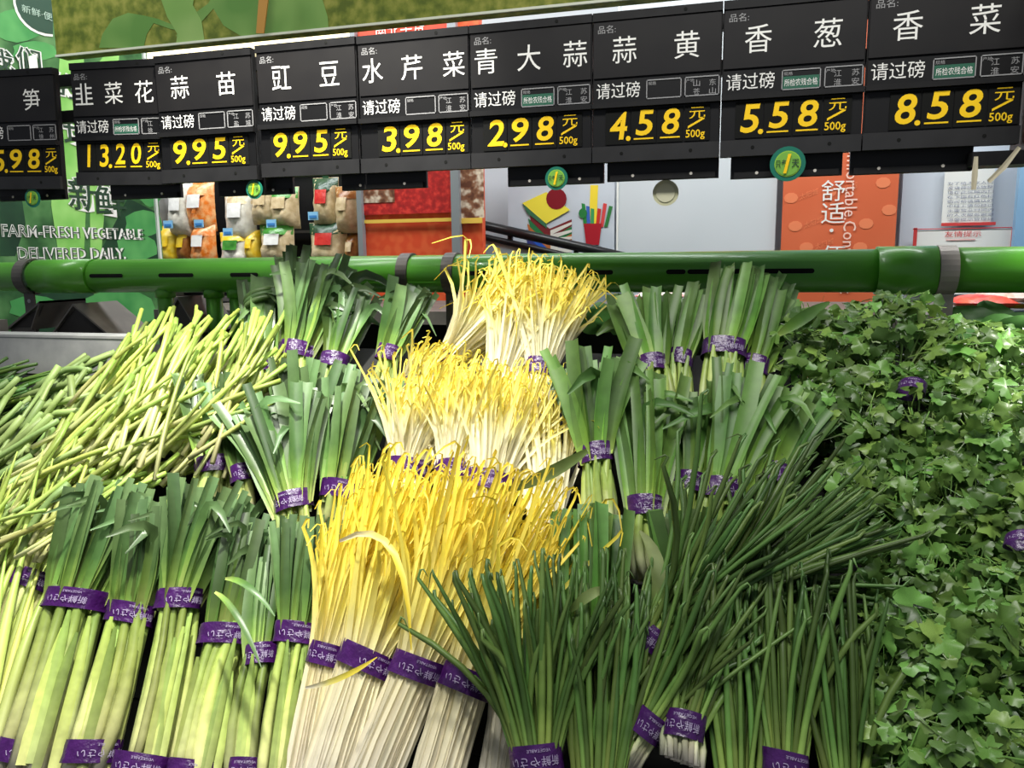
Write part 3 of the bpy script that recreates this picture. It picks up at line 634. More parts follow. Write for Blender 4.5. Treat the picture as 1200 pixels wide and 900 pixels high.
def leafy(name, label, cat, group, seed, base, bnd, tip, bw, spread, n=14, lpx=11, leafm=LEEK, stm=LEEKST, hb=(.03, .05, .11), lower=None, per=2, loose=2, thick=.7, bandh=None, cutvar=.16, show_stalk=True, tips_pointed=False):
    """banded bunch of broad-leaved stalks: stalk and leaf meshes one by one, tape band(s) with lettering"""
    rr = random.Random(seed)
    S, B, T = onS(*base, hb[0]), onS(*bnd, hb[1]), onS(*tip, hb[2])
    a, side, front = frame(S, B, T)
    t = thing(name, S, label, cat, group)
    rb = px(bw, B) / 2; rt = px(spread, T) / 2; rs = px(bw, B) / 2 * .95
    aS = (B - S).normalized(); aT = (T - B).normalized()
    pts = pack(n, rr); sr = rb / sqrt(n) * 1.05; LT = (T - B).length; LS = (B - S).length
    for (u, v) in pts:
        p0 = S + side * (u * rs * 1.08) + front * (v * rs * thick); p1 = B + side * (u * rb * .92) + front * (v * rb * thick * .92)
        if show_stalk:
            mid = (p0 + p1) / 2 + side * rr.uniform(-.011, .011) + front * rr.uniform(-.003, .010)
            top = p1 + aT * (LT * .10)
            g = G(); path = bez(p0, mid * 2 - (p0 + p1) / 2, p1, 4) + [top]
            fs = rr.uniform(.72, 1.15); g.tube(path, [sr * fs * q for q in (.95, 1, .95, .85, .8, .6)], 7, rr.random())
            g.out('stalk', stm, t, True)
        for j in range(per):
            ln = 1 + rr.uniform(-cutvar, cutvar * .5)
            uu, vv = u + rr.uniform(-.3, .3), v + rr.uniform(-.3, .3)
            s = p1 - aT * (LT * rr.uniform(0, .12))
            e = B + (T - B) * ln + side * (uu * rt) + front * (vv * rt * .55)
            bend = rr.random()
            cpt = s + aT * (LT * .45) + side * (u * rb * .6) + front * (v * rb * .4)
            wd = px(lpx, B) * rr.uniform(.65, 1.4)
            nrm = (front + side * rr.uniform(-.6, .6) + a * rr.uniform(-.2, .2)).normalized()
            if loose and bend < .06 * loose:     # a blade that has kinked over
                e2 = e - a * LT * rr.uniform(.2, .5) + side * rr.choice((-1, 1)) * LT * rr.uniform(.15, .4) + front * LT * .15
                path = bez(s, cpt, s.lerp(e, .72), 4) + bez(s.lerp(e, .72), s.lerp(e, .95) + front * .02, e2, 4)[1:]
                wds = [wd * .7, wd * .9, wd, wd, wd, wd, wd * .85, wd * .6, wd * .15]
            else:
                path = bez(s, cpt, e, 6); wds = [wd * q for q in ((.7, .85, 1, 1, .98, .95, .9) if not tips_pointed else (.7, .9, 1, .95, .8, .5, .1))]
            G().ribbon(path, wds, nrm, rr.uniform(.10, .32), rr.random(), rr.uniform(-.5, .5)).out('leaf', leafm, t, True)
    if show_stalk and LS > .12:
        for k in range(4):                       # papery outer sheaths peeling along the front stalks
            u = rr.uniform(-.85, .85); q0 = rr.uniform(-.02, .06); q1 = rr.uniform(.75, 1.0); vf = sqrt(1 - u * u)
            def on(q): return S.lerp(B, q) + side * (u * rs) + front * (vf * rs * thick + sr * .9)
            G().ribbon(bez(on(q0), on((q0 + q1) / 2) + front * .002, on(q1) + side * rr.uniform(-.01, .01) + front * rr.uniform(.0, .012), 5), [sr * w_ for w_ in (1.5, 1.7, 1.7, 1.5, 1.2, .5)], -front, .3, rr.random(), rr.uniform(-.2, .2), .3, .75).out('sheath', stm, t, True)
    bh = bandh or .034
    band(t, B, (aS + aT).normalized(), side, front, rb * 1.12, rb * thick * 1.16 + .002, bh, seed)
    if lower:
        q = onS(*lower[:2], hb[0] + .012); band(t, q, aS, side, front, px(lower[2], q) / 2, px(lower[2], q) / 2 * thick, bh, seed + 5)
    return t

def thin(name, label, cat, group, seed, base, bnd, tip, bw, spread, n, wpx, m, hb=(.03, .05, .12), single=True, thick=.7, tube=False, wild=.12, curl=.0, band_on=True, rootw=.9, bt=.4, lenvar=.25, lower=None, arch=0, partname='blade'):
    """banded bunch of long thin blades running from root to tip"""
    rr = random.Random(seed)
    S, B, T = onS(*base, hb[0]), onS(*bnd, hb[1]), onS(*tip, hb[2])
    a, side, front = frame(S, B, T)
    t = thing(name, S, label, cat, group)
    rb = px(bw, B) / 2; rt = px(spread, T) / 2; aT = (T - B).normalized(); aS = (B - S).normalized(); LT = (T - B).length; LS = (B - S).length
    tb = LS / (LS + LT)
    allg = G()
    for (u, v) in pack(n, rr):
        p0 = S + side * (u * rb * rootw) + front * (v * rb * thick * rootw); p1 = B + side * (u * rb * .93) + front * (v * rb * thick * .93)
        ln = 1 + rr.uniform(-lenvar, lenvar * .45)
        uu, vv = u + rr.gauss(0, .28), v + rr.gauss(0, .28)
        wl = rr.random() < wild
        if wl: uu *= rr.uniform(1.2, 1.9); vv *= 1.5
        e = B + (T - B) * ln + side * (uu * rt) + front * (vv * rt * .6)
        cpt = p1 + aT * (LT * .5) + side * (u * rb * .7 + uu * rt * .12) + front * (v * rb * .5 + arch * LT)
        up = bez(p1, cpt, e, 6)
        if curl:
            d = (side * rr.uniform(-1, 1) + a * rr.uniform(-.4, .5) + front * rr.uniform(-.2, .8)) * (curl * LT * (1 if not wl else 2.2)) - a * (.25 * LT * curl * 8 * rr.random() if wl else 0)
            e2 = e + d; up = bez(p1, cpt, e, 5) + bez(e, e + aT * (.12 * LT) + d * .3, e2, 3)[1:]
        low = [p0, (p0 + p1) / 2 + side * rr.uniform(-.005, .005) + front * rr.uniform(0, .004)]
        path = low + up; k = len(path); w0 = px(wpx, B) * rr.uniform(.7, 1.2)
        g = allg if not single else G(); uu_ = rr.random()
        # colour runs with position along the bunch
        if tube:
            rad = [w0 / 2 * (1 if i < k * .55 else max(.08, 1 - (i / (k - 1) - .5) * 1.75)) for i in range(k)]
            g.tube(path, rad, 5 if single else 4, uu_)
        else:
            ws = [w0 * (1.05 if i < k * .3 else max(.14, 1.0 - (i / (k - 1) - .3) * 1.15)) for i in range(k)]
            nrm = (front + side * rr.uniform(-.8, .8)).normalized(); g.ribbon(path, ws, nrm, rr.uniform(.15, .4), uu_, rr.uniform(-.8, .8))
        if single: g.out(partname, m, t, True)
    if not single: allg.out(partname + 's', m, t, True, 'stuff')
    if band_on: band(t, B, (aS + aT).normalized(), side, front, rb * 1.1, rb * thick * 1.16 + .002, .034, seed)
    if lower:
        q = onS(*lower[:2], hb[0] + .012); band(t, q, aS, side, front, px(lower[2], q) / 2, px(lower[2], q) / 2 * thick, .034, seed + 5)
    return t

GL = 'leafy green garlic bunches at the left'
# --- back and middle tiers, left
leafy('green_garlic_bunch', 'knotted green garlic bunch under the pipe beside the loose scapes', 'vegetable bunch', GL, 11, (306, 470), (306, 430), (306, 328), 26, 44, 8, 13, hb=(.02, .05, .10), cutvar=.08, loose=1)
kt = bpy.data.objects['green_garlic_bunch']; kc = onS(308, 352, .09); ka, ks, kf = frame(onS(306, 470, .02), kc, onS(306, 328, .10))
for k in range(3):                                # blades wound round the bunch
    kr = px(19, kc); G().tube([kc + ks * (kr * cos(i * pi / 8)) + kf * (kr * .8 * sin(i * pi / 8)) + ka * (.011 * (k - 1) + .012 * cos(i * pi / 8)) for i in range(17)], .0065, 6, .3 + .2 * k, t0=.6, t1=.9).out('leaf_knot', LEEK, kt, True)
leafy('green_garlic_bunch', 'tallest green garlic bunch of the left, rising over the pipe', 'vegetable bunch', GL, 12, (342, 470), (348, 412), (378, 310), 40, 112, 17, 13, hb=(.02, .06, .12), cutvar=.2, loose=2, per=3)
leafy('green_garlic_bunch', 'green garlic bunch at the back with blades looping over beside the tallest one', 'vegetable bunch', GL, 13, (386, 470), (392, 424), (418, 345), 30, 70, 8, 12, hb=(.02, .05, .09), loose=6)
leafy('green_garlic_bunch', 'small green garlic bunch at the back touching the pipe clamp', 'vegetable bunch', GL, 14, (440, 470), (455, 414), (486, 332), 24, 60, 9, 12, hb=(.02, .06, .11))
leafy('green_garlic_bunch', 'green garlic bunch behind the middle left tier with its band hidden', 'vegetable bunch', GL, 15, (345, 560), (350, 505), (356, 424), 44, 84, 14, 11, hb=(.02, .05, .11))
leafy('green_garlic_bunch', 'dark green garlic bunch next to the yellow chives in the middle tier', 'vegetable bunch', GL, 16, (395, 620), (400, 575), (432, 440), 44, 84, 16, 11, hb=(.03, .06, .12), cutvar=.2)
leafy('green_garlic_bunch', 'green garlic bunch leaning left over the loose scapes', 'vegetable bunch', GL, 17, (245, 600), (252, 548), (250, 445), 42, 86, 14, 11, hb=(.05, .08, .12), loose=3)
leafy('green_garlic_bunch', 'single thick green garlic stalk in a narrow purple band', 'vegetable bunch', GL, 18, (287, 600), (283, 556), (272, 482), 24, 30, 4, 15, hb=(.06, .09, .12), loose=0)
leafy('green_garlic_bunch', 'broad green garlic bunch fanned out in the middle left tier', 'vegetable bunch', GL, 19, (350, 640), (344, 589), (328, 470), 40, 118, 18, 15, hb=(.05, .08, .13), cutvar=.2, loose=1, per=3)
# --- front tier, left
FL = dict(hb=(.05, .09, .15), loose=2)
leafy('green_garlic_bunch', 'front green garlic bunch with white lower stalks beside the scape bundle', 'vegetable bunch', GL, 21, (38, 905), (93, 704), (150, 572), 66, 104, 20, 12, lower=(30, 882, 62), per=3, **FL)
leafy('green_garlic_bunch', 'front green garlic bunch, second from the scape bundle', 'vegetable bunch', GL, 22, (104, 905), (153, 720), (182, 588), 48, 80, 12, 14, lower=(108, 880, 62), per=3, **FL)
leafy('green_garlic_bunch', 'front green garlic bunch with a curled blade at its top', 'vegetable bunch', GL, 23, (166, 925), (210, 703), (246, 574), 46, 104, 15, 12, lower=(166, 897, 64), hb=(.04, .08, .14), loose=2, per=3)
leafy('green_garlic_bunch', 'dark front green garlic bunch behind a bent blade', 'vegetable bunch', GL, 24, (222, 935), (264, 745), (298, 606), 54, 70, 16, 12, lower=(225, 905, 60), hb=(.02, .05, .09), loose=3)
leafy('green_garlic_bunch', 'narrow shaded front green garlic bunch squeezed between two others', 'vegetable bunch', GL, 25, (286, 935), (306, 768), (318, 650), 36, 46, 10, 11, lower=(288, 903, 44), hb=(.02, .05, .07), loose=1)
leafy('green_garlic_bunch', 'front green garlic bunch with short cut top beside the yellow chives', 'vegetable bunch', GL, 26, (318, 945), (346, 743), (358, 612), 44, 84, 17, 9, hb=(.03, .07, .12), loose=1, cutvar=.08, per=3)

# --- yellow chives
YG = 'yellow garlic chive bunches'
def yel(label, seed, base, bnd, tip, bw, spread, n, w_, hb, single, band_on=True, curl=.07, arch=0, lv=.42):
    thin('yellow_chive_bunch', label, 'vegetable bunch', YG, seed, base, bnd, tip, bw, spread, n, w_, YELL if single else YELLB, hb, single, curl=curl, band_on=band_on, arch=arch, wild=.16, lenvar=lv)
yel('yellow chive bunch at the very back bending right over the pipe', 31, (500, 520), (528, 422), (618, 338), 34, 90, 190, 4.5, (.03, .07, .15), False, True, .12, .10)
yel('yellow chive bunch at the very back, unbanded in view, in the centre', 32, (590, 540), (592, 440), (632, 336), 44, 100, 200, 4.5, (.04, .08, .15), False, False, .12, .06)
yel('yellow chive bunch at the very back, its band beside the green garlic', 33, (610, 530), (634, 432), (645, 330), 36, 100, 200, 4.5, (.05, .09, .16), False, True, .12, .06)
yel('small yellow chive bunch at the back left edge of the yellow stack', 34, (462, 530), (478, 450), (520, 412), 24, 60, 90, 4.5, (.03, .06, .10), False, True, .12)
yel('yellow chive bunch at the left of the middle yellow row', 35, (462, 660), (478, 550), (512, 440), 46, 108, 190, 5, (.05, .09, .15), False)
yel('yellow chive bunch in the centre of the middle yellow row', 36, (520, 670), (534, 552), (560, 444), 46, 100, 190, 5, (.05, .09, .15), False)
yel('yellow chive bunch at the right of the middle yellow row', 37, (568, 670), (574, 566), (596, 452), 50, 100, 190, 5, (.05, .09, .14), False)
yel('yellow chive bunch tucked behind the right of the middle row', 38, (640, 700), (640, 600), (628, 470), 44, 80, 90, 5, (.03, .06, .09), False, False)
yel('front yellow chive bunch nearest the green garlic', 41, (352, 930), (384, 768), (440, 580), 44, 96, 120, 7, (.03, .07, .14), True, True, .08, 0, .45)
yel('front yellow chive bunch, second from the green garlic', 42, (372, 955), (430, 774), (498, 580), 66, 124, 160, 7.5, (.04, .08, .15), True, True, .08, 0, .45)
yel('front yellow chive bunch with the broadest white stalks', 43, (415, 965), (490, 783), (572, 586), 58, 116, 145, 7.5, (.06, .10, .17), True, True, .08, 0, .45)
yel('front yellow chive bunch partly behind the spring onions', 44, (490, 985), (546, 798), (640, 600), 58, 104, 130, 7, (.05, .09, .15), True, True, .08, 0, .45)
yel('shaded yellow chive stalks low beside the spring onion band', 45, (580, 985), (600, 850), (640, 690), 60, 70, 70, 6.5, (.02, .04, .07), False, False, .03)

# --- green garlic on the right
GR = 'broad-leaved green garlic bunches at the right'
RG = dict(leafm=GARL, stm=GARLST)
def gar(label, seed, base, bnd, tip, bw, spread, n, lp, hb, **k):
    leafy('green_garlic_bunch', label, 'vegetable bunch', GR, seed, base, bnd, tip, bw, spread, n, lp, hb=hb, **{**RG, **k})
gar('broad green garlic bunch at the back right, nearest the yellow chives', 51, (768, 500), (764, 428), (746, 346), 32, 88, 10, 17, (.02, .06, .09))
gar('dark green garlic bunch at the back right, half hidden between two others', 52, (796, 500), (798, 421), (818, 345), 26, 60, 8, 15, (.01, .04, .07))
gar('tallest green garlic bunch at the back right with straight blades', 53, (842, 500), (848, 411), (868, 316), 46, 84, 15, 13, (.04, .08, .12), cutvar=.14, loose=0)
gar('green garlic bunch at the back right beside the coriander', 54, (884, 500), (886, 429), (914, 335), 26, 50, 8, 13, (.02, .06, .09), loose=0)
gar('green garlic bunch fanning left over the yellow chives', 55, (706, 640), (698, 533), (690, 420), 38, 118, 17, 15, (.06, .10, .15), cutvar=.2)
gar('green garlic bunch with a wide upright blade in the middle tier', 56, (760, 680), (756, 595), (760, 450), 38, 84, 12, 15, (.05, .09, .12), cutvar=.25)
gar('dark green garlic bunch in the middle tier with its band in shadow', 57, (786, 660), (786, 570), (790, 470), 26, 60, 7, 14, (.02, .05, .08))
gar('green garlic bunch at the centre of the right middle tier', 58, (808, 660), (810, 566), (822, 462), 30, 70, 9, 14, (.03, .07, .10))
gar('green garlic bunch spreading to the right with a large tilted band', 59, (830, 680), (846, 575), (884, 438), 44, 100, 15, 15, (.06, .10, .14), cutvar=.2)
gar('green garlic bunch at the right end of the middle tier by the coriander', 60, (896, 650), (910, 556), (950, 468), 28, 84, 11, 15, (.04, .08, .10))
gar('green garlic bunch with square cut tops behind the front spring onions', 61, (690, 860), (690, 760), (690, 600), 60, 84, 12, 18, (.06, .09, .13), cutvar=.08, loose=0)
gar('green garlic bunch with pale wilted blades behind the leaning spring onions', 62, (800, 800), (806, 700), (806, 600), 40, 90, 10, 17, (.04, .08, .12), cutvar=.12)

# --- spring onions
OG = 'spring onion bunches'
def oni(label, seed, base, bnd, tip, bw, spread, n, w_, hb, **k):
    thin('spring_onion_bunch', label, 'vegetable bunch', OG, seed, base, bnd, tip, bw, spread, n, w_, ONION, hb, True, tube=True, lenvar=.35, partname='leaf', curl=.035, **{'wild': .22, **k})
oni('leftmost front spring onion bunch with blades hanging over the yellow chives', 71, (640, 1000), (628, 888), (618, 690), 58, 190, 78, 8.2, (.10, .14, .20), wild=.2)
oni('front spring onion bunch, second from the yellow chives', 72, (700, 1030), (700, 925), (712, 690), 58, 130, 66, 8.2, (.08, .12, .17))
oni('spring onion bunch leaning right with a purple band high on its stems', 73, (722, 820), (764, 750), (905, 590), 34, 190, 61, 7.4, (.10, .13, .17))
oni('spring onion bunch leaning far right towards the coriander', 74, (770, 790), (820, 722), (985, 590), 32, 170, 61, 7.4, (.08, .11, .15), wild=.2)
oni('spring onion bunch low in front with its band beside the white roots', 75, (730, 900), (760, 849), (860, 700), 36, 130, 44, 7.4, (.10, .13, .17))
oni('upright spring onion bunch with white trimmed roots showing', 76, (800, 893), (802, 851), (850, 680), 44, 100, 40, 8.2, (.13, .135, .15), rootw=1.0)
oni('spring onion bunch standing straight right of the white roots', 77, (868, 1000), (866, 930), (862, 690), 50, 90, 37, 8.2, (.06, .10, .14))
oni('spring onion bunch with its band at the bottom edge of the photo', 78, (920, 990), (920, 897), (916, 660), 48, 110, 40, 9.1, (.07, .11, .15))
oni('rightmost spring onion bunch against the coriander', 79, (1000, 1010), (990, 925), (976, 710), 50, 90, 37, 8.2, (.06, .10, .14))
oni('spring onion bunch laid behind the leaning ones with blades over the coriander', 80, (800, 740), (850, 690), (985, 610), 40, 150, 55, 6.4, (.05, .08, .11), wild=.2, band_on=False)

# --- loose scapes, beans, chive stems
def stick(name, p0, p1, sag, r, m, rr, n=5, taper=.75, bud=False):
    mid = (p0 + p1) / 2 + sag; path = bez(p0, mid, p1, 5)
    g = G().tube(path, [r * (1 - (1 - taper) * i / 5) for i in range(6)], n, rr.random())
    return g.out(name, m, None, True)
rr = random.Random(99)
cnt = 0
def scatter(n, xr, yr, ang, lpx, wpx, hr, name, m, label, cat, group, inside, taper=.8, sagk=.02):
    k = 0; tries = 0
    while k < n and tries < 20000:
        tries += 1
        x, y = rr.uniform(*xr), rr.uniform(*yr)
        if not inside(x, y): continue
        A = radians(rr.uniform(*ang(x, y))); Lh = rr.uniform(*lpx) / 2
        h = rr.uniform(*hr)
        x0_, y0_, x1_, y1_ = x - Lh * cos(A), y + Lh * sin(A), x + Lh * cos(A), y - Lh * sin(A)
        if not inside(x1_ * .85 + x * .15, y1_ * .85 + y * .15): continue
        if name == 'garlic_scape' and (y0_ > 575 and x0_ > 60 or y0_ > 660): continue
        if name == 'garlic_scape' and y0_ < 560 and not inside(x0_ * .6 + x * .4, y0_ * .6 + y * .4): continue
        p0 = onS(x0_, y0_, max(.012, h + rr.uniform(-.03, .01))); p1 = onS(x1_, y1_, h + rr.uniform(-.01, .045))
        o = stick(name, p0, p1, Vector((rr.uniform(-1, 1) * sagk, rr.uniform(-1, 1) * sagk * .5, rr.uniform(-1, 1) * sagk)), px(wpx, p0) / 2 * rr.uniform(.7, 1.25), m, rr, 5, taper)
        tag(o, label, cat, group); k += 1
def in_scape(x, y):
    top = 372 if x > 115 else 395 + (115 - x) * 1.75
    left_ok = y > (600 - x * 1.5) and x > 100 - (y - 400) * .5
    return y > top and left_ok and x < 335 and y < 640 and not (x > 210 and y > 590 - (x - 210) * 1.0)
def a_scape(x, y): return (40, 84) if y < 470 else (14, 74)
scatter(290, (-40, 340), (370, 720), a_scape, (110, 210), 7.2, (.03, .15), 'garlic_scape', SCAPE, 'pale green garlic scape in the loose heap at the left', 'garlic scape', 'loose garlic scapes heaped at the left', in_scape)
scatter(70, (-60, 60), (430, 640), lambda x, y: (28, 62), (100, 190), 8, (.05, .12), 'long_bean', BEAN, 'dull green long bean in the pile left of the scapes', 'bean', 'long beans piled at the left edge', lambda x, y: y > 425 + abs(x - 85) * .3 and x < 135 and y < 700 - x * 1.3, .9, .05)
scatter(28, (30, 135), (425, 510), lambda x, y: (15, 80), (60, 120), 8, (.05, .11), 'long_bean', BEAN, 'dull green long bean in the pile left of the scapes', 'bean', 'long beans piled at the left edge', lambda x, y: y > 415 and x < 140, .9, .06)
scatter(110, (-90, 90), (425, 540), lambda x, y: (12, 34), (130, 210), 5, (.02, .06), 'garlic_chive_stem', CHIVE, 'thin green chive stem in the heap at the far left edge', 'chive stem', 'garlic chive stems heaped at the far left', lambda x, y: y > 424 + max(0, x) * .0 and y < 560 - x * .9 and x < 118, .7, .02)
# banded scape bundle in the front corner
SG = 'banded garlic scape bundles'
thin('garlic_scape_bundle', 'banded garlic scape bundle in the front left corner', 'vegetable bunch', SG, 91, (-40, 880), (40, 683), (112, 560), 52, 90, 40, 11, SCAPE, (.03, .06, .08), True, tube=True, lenvar=.3, partname='scape')
thin('garlic_scape_bundle', 'garlic scape bundle at the left photo edge, band out of view', 'vegetable bunch', SG, 92, (-110, 860), (-40, 700), (60, 560), 60, 110, 40, 11, SCAPE, (.05, .08, .13), True, tube=True, lenvar=.3, partname='scape')
thin('garlic_scape_bundle', 'garlic scape bundle lying lowest at the left, under the banded one', 'vegetable bunch', SG, 93, (-30, 1000), (10, 850), (80, 640), 90, 110, 50, 12, SCAPE, (.015, .025, .03), True, tube=True, lenvar=.3, partname='scape', band_on=False)

# --- single loose leaves lying on the bunches
def loose_leaf(label, p, wpx, h, m, seed):
    rr = random.Random(seed); pts = [onS(x, y, h + dh) for x, y, dh in p]; path = bez(pts[0], pts[1], pts[2], 7); w0 = px(wpx, pts[1])
    o = G().ribbon(path, [w0 * max(.08, sin(pi * min(1, .08 + .9 * i / 7)) ** .7) for i in range(8)], (CAM - pts[1]).normalized() + X * .3, .18, rr.random(), .3).out('loose_leaf', m, None, True); tag(o, label, 'leaf', 'single loose leaves')
loose_leaf('dull olive loose leaf lying across the yellow chives', [(688, 528, .01), (640, 560, .01), (588, 576, 0)], 16, .17, DRY, 1)
loose_leaf('pale loose leaf curled in front of the square cut garlic', [(668, 716, 0), (690, 692, .03), (712, 690, 0)], 13, .19, DRY, 2)
loose_leaf('pale wilted loose leaf beside the leaning spring onions', [(764, 712, 0), (784, 660, .03), (750, 622, 0)], 17, .14, DRY, 3)
loose_leaf('bright green loose blade sticking out over the coriander', [(912, 392, 0), (940, 372, .01), (972, 354, 0)], 15, .12, GARL, 4)
loose_leaf('green loose blade hanging over the dark gap of the front garlic', [(252, 694, 0), (276, 706, .03), (306, 782, 0)], 8, .16, LEEK, 5)
loose_leaf('bent green loose blade beside the short cut garlic bunch', [(264, 678, 0), (290, 676, .03), (322, 722, 0)], 8, .17, LEEK, 6)
loose_leaf('yellow chive blade looping down over the front bands', [(398, 634, .0), (476, 590, .05), (482, 762, 0)], 9, .19, YELL, 7)
loose_leaf('yellow chive blade lying level across the front white stalks', [(358, 806, 0), (400, 800, .02), (442, 770, .01)], 7, .16, YELL, 8)

# --- coriander
def cori_mesh(seed):
    """coriander leaf: broad fan of three lobes with rounded teeth on a short stalk, gently cupped and rippled"""
    rr = random.Random(seed); V = [Vector((0, .40, 0))]; n = 24; ux = rr.random(); wd = rr.uniform(.9, 1.2); ph = rr.uniform(0, 6); cup = rr.uniform(-.05, .55); fold = rr.uniform(0, .25)
    out = []
    for i in range(n + 1):
        th = radians(-142 + 284 * i / n)
        lobe = .60 + .40 * abs(cos(th * 1.27)) ** .8
        r = .52 * lobe * (1 + .085 * cos(i * pi * .667 + ph)) * rr.uniform(.95, 1.05); out.append((th, r))
    mid = [(th, r * .55) for th, r in out[::2]]
    for th, r in mid + out: V.append(Vector((sin(th) * r * wd, .40 + cos(th) * r, 0)))
    for k, v in enumerate(V):
        d = v - Vector((0, .4, 0)); q = d.length; v.z = -cup * q * q - fold * abs(d.x) + .09 * q * sin(4 * math.atan2(d.x, d.y) + ph) + (.05 * sin(9 * d.x + ph) if k > 13 else 0)
    Fc = [(0, 2 + i, 1 + i) for i in range(12)]
    for i in range(12):
        a, b, o = 1 + i, 2 + i, 14 + 2 * i; Fc += [(a, o + 1, o), (a, b, o + 1), (b, o + 2, o + 1)]
    b = len(V); V += [Vector((-.022, -.5, -.12)), Vector((.022, -.5, -.12)), Vector((.02, .3, .0)), Vector((-.02, .3, 0))]; Fc.append((b, b + 1, b + 2, b + 3))
    me = bpy.data.meshes.new('coriander_leaf'); me.from_pydata(V, [], Fc); l = me.uv_layers.new(name='UVMap')
    for d in l.data: d.uv = (ux, .5)
    me.polygons.foreach_set('use_smooth', [True] * len(me.polygons))
    me.materials.append(CORI); me.update(); return me
CM = [cori_mesh(i) for i in range(20)]
def coriander(label, cx, cy, rp, n, h, seed, banded=None):
    rr = random.Random(seed); c = onS(cx, cy, h); R = px(rp, c)
    base = onS(cx, cy + rp * .9, .02); t = thing('coriander_bunch', base, label, 'vegetable bunch', 'coriander bunches')
    up = (SU * .45 + SN * .9).normalized(); tocam = (CAM - c).normalized(); up = (up + tocam * .7).normalized()
    sd = up.cross(Z).normalized(); fr = sd.cross(up)
    for k in range(16):
        th = rr.uniform(0, 2 * pi); q = sqrt(rr.random()) * .9; e = c + sd * (cos(th) * q * R) + fr * (sin(th) * q * R) + up * (R * .45 * (1 - q * q))
        mid = base.lerp(e, .5) + SN * rr.uniform(.0, .02) + X * rr.uniform(-.01, .01)
        g = G().tube(bez(base + X * rr.uniform(-.02, .02), mid, e, 4), [.0022, .0021, .0019, .0016, .0010], 4, rr.random()); g.out('stem', CORIST, t, True)
    for k in range(int(n * 1.3)):
        th = rr.uniform(0, 2 * pi); q = sqrt(rr.random()); lay = rr.random()
        p = c + sd * (cos(th) * q * R) + fr * (sin(th) * q * R) + up * (R * (.6 * (1 - q * q) - 1.0 * lay * lay))
        nz_ = (up + (sd * cos(th) + fr * sin(th)) * q * .55 + Vector((rr.gauss(0, .45), rr.gauss(0, .45), rr.gauss(0, .45)))).normalized()
        yv = Vector((rr.gauss(0, 1), rr.gauss(0, .6), rr.gauss(-.1, 1))); yv = yv - nz_ * yv.dot(nz_); yv.normalize(); xv = yv.cross(nz_)
        s = rr.uniform(.022, .047)
        o = bpy.data.objects.new('leaf', CM[rr.randrange(len(CM))]); COL.objects.link(o); o.parent = t
        p = p - base
        o.matrix_local = Matrix(((xv.x * s, yv.x * s, nz_.x * s, p.x), (xv.y * s, yv.y * s, nz_.y * s, p.y), (xv.z * s, yv.z * s, nz_.z * s, p.z), (0, 0, 0, 1)))
    if banded:
        bc = onS(banded[0], banded[1], h + .05); band(t, bc, (SU + X * .3).normalized(), X, SN, px(16, bc), px(14, bc), px(15, bc), seed, txt=True)
CB = [('at the back left under the pipe', 958, 405, 62, 120, .06, None), ('at the back below the pipe coupling', 1050, 392, 66, 130, .07, None), ('at the back right, brightly lit by the pipe', 1146, 420, 62, 120, .07, None),
      ('in the second row beside the green garlic', 992, 478, 62, 120, .07, None), ('in the second row with a purple band showing', 1078, 480, 66, 130, .07, (1068, 456)), ('in the second row at the right photo edge', 1172, 500, 66, 130, .09, None),
      ('in the third row behind the leaning onion blades', 1046, 566, 62, 120, .07, None), ('in the third row, centre of the coriander', 1112, 582, 66, 130, .09, None), ('in the third row at the right edge', 1190, 600, 56, 110, .09, (1195, 633)),
      ('in the fourth row, shaded above the front ones', 1080, 664, 66, 120, .07, None), ('in the fourth row at the right edge', 1172, 690, 66, 120, .08, None),
      ('in the front beside the rightmost spring onions', 1076, 768, 72, 140, .11, None), ('in the front at the right photo edge', 1172, 770, 70, 130, .10, None),
      ('lowest in the front, left of the corner one', 1084, 872, 76, 140, .11, None), ('lowest in the front right corner', 1180, 880, 72, 130, .11, None)]
for k, (d, cx, cy, rp, n, h, b) in enumerate(CB): coriander('coriander bunch ' + d, cx, cy, rp, n, h, 200 + k, b)

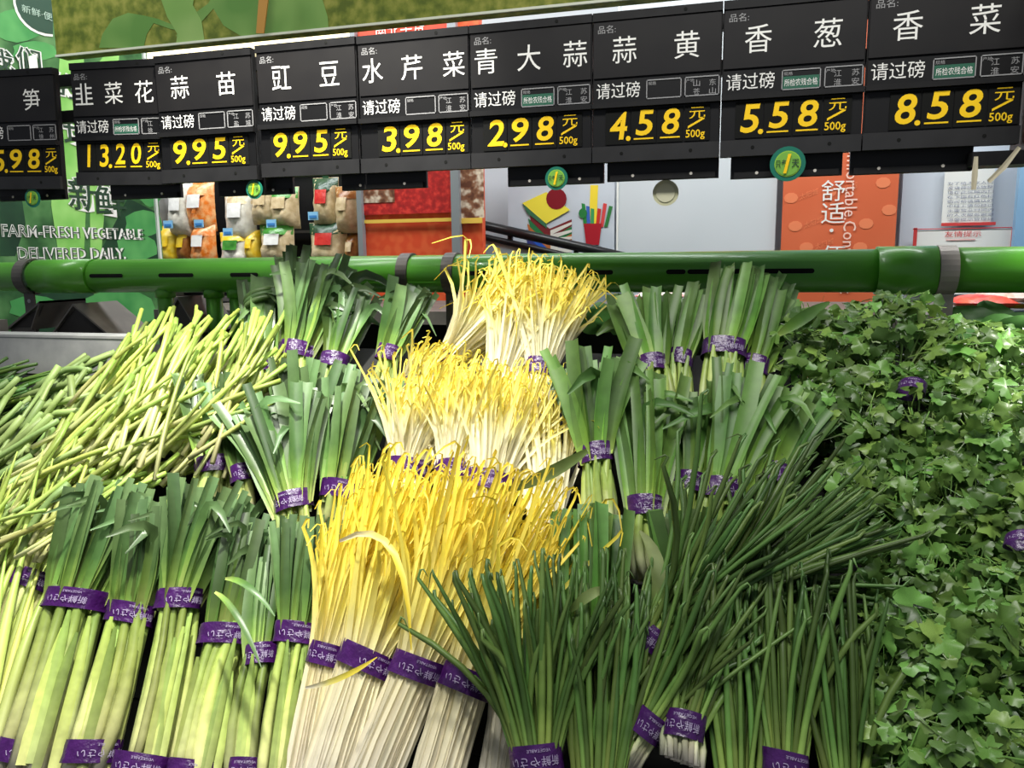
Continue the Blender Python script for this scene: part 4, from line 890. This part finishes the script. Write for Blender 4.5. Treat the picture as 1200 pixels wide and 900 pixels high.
# --- produce and packets beyond the pipe at the right
def bigleaf(par, c, L, W, ax, nr, m, rr):
    sd = ax.cross(nr).normalized(); V = []; Fc = []; n = 6
    for i in range(n + 1):
        t_ = i / n; w_ = W * (sin(pi * (.12 + .86 * t_)) ** .7)
        for j in range(-2, 3): V.append(c + ax * (L * t_) + sd * (w_ * j / 4) + nr * (.03 * L * cos(j * 2.1) - L * .35 * t_ * t_))
    Fc = [(i * 5 + j, i * 5 + j + 1, i * 5 + j + 6, i * 5 + j + 5) for i in range(n) for j in range(4)]
    mk('leaf', V, Fc, m, par, [(rr.random() * .01 + .4, .5)] * len(V), True)
CABB = veg('broad_leaf_skin', [(0, (112, 160, 84)), (1, (92, 142, 66))], .4, .3, .25)
for cx, cy, sz, d in ((1172, 385, .13, 'broad-leaved greens under the pipe at the right edge'), (705, 362, .09, 'small leafy greens behind the back right garlic, next to the yellow chives')):
    Y = 1.78 if cx > 1000 else 1.86; c = onY(cx, cy + 14, Y); rr = random.Random(cx); t = thing('leafy_greens', c, d, 'vegetable')
    for i in range(7):
        th = i * 2.4; ax = Vector((cos(th) * .7, -.25 + sin(th) * .3, .75)).normalized(); bigleaf(t, c + Vector((rr.uniform(-.03, .03), 0, -.02)), sz * rr.uniform(.7, 1), sz * .75, ax, Vector((ax.x * .2, -1, .5)).normalized(), CABB, rr)
t = thing('rear_counter', onY(1100, 400, 2.6), 'dark counter standing behind the display beyond the pipe', 'counter'); zc = onY(1165, 362, 2.35).z
G().box((-.4, 2.55, zc - .03), (3.0, .6, .04)).out('top', STEELD, t); G().box((-.4, 2.6, (zc - .05) / 2), (2.9, .5, zc - .05)).out('body', DECK, t)
for k, (cx, cy, col, col2, d) in enumerate(((1150, 352, (206, 40, 34), (226, 90, 60), 'red snack packet lying beyond the pipe at the right'), (1178, 353, (196, 150, 120), (220, 200, 190), 'pale snack packet lying beyond the pipe at the right'), (1195, 347, (232, 190, 50), (240, 210, 120), 'yellow snack packet lying beyond the pipe at the right edge'), (775, 352, (200, 46, 46), (220, 220, 210), 'red and white packet glimpsed beyond the pipe behind the garlic'))):
    c = onY(cx, cy, 2.35 + .03 * k); c.z = zc + .018 + .012 * (k % 2); V = []; nn = 6
    for s in (1, -1):
        for j in range(nn + 1):
            for i in range(nn + 1):
                a, b = i / nn * 2 - 1, j / nn * 2 - 1; V.append((c.x + a * .075, c.y + b * .06, c.z + s * .02 * (1 - a ** 4) * (1 - b ** 4)))
    n1 = (nn + 1) ** 2; Fc = []
    for s in range(2):
        for j in range(nn):
            for i in range(nn):
                q = s * n1 + j * (nn + 1) + i; f = (q, q + 1, q + nn + 2, q + nn + 1); Fc.append(f if s == 0 else f[::-1])
    t = thing('snack_packet', c - Z * .02, d, 'packet', 'packets on the rear counter')
    mk('pouch', V, Fc, mat('packet_%d' % k, col, .3, .6, noise=(col2, 30, 2), bump=(40, .4)), t, smooth=True)
    for s in (-1, 1): G().box((c.x + s * .078, c.y, c.z), (.012, .115, .002)).out('seal_strip', mat('foil', (200, 200, 205), .3, metal=.8), t)
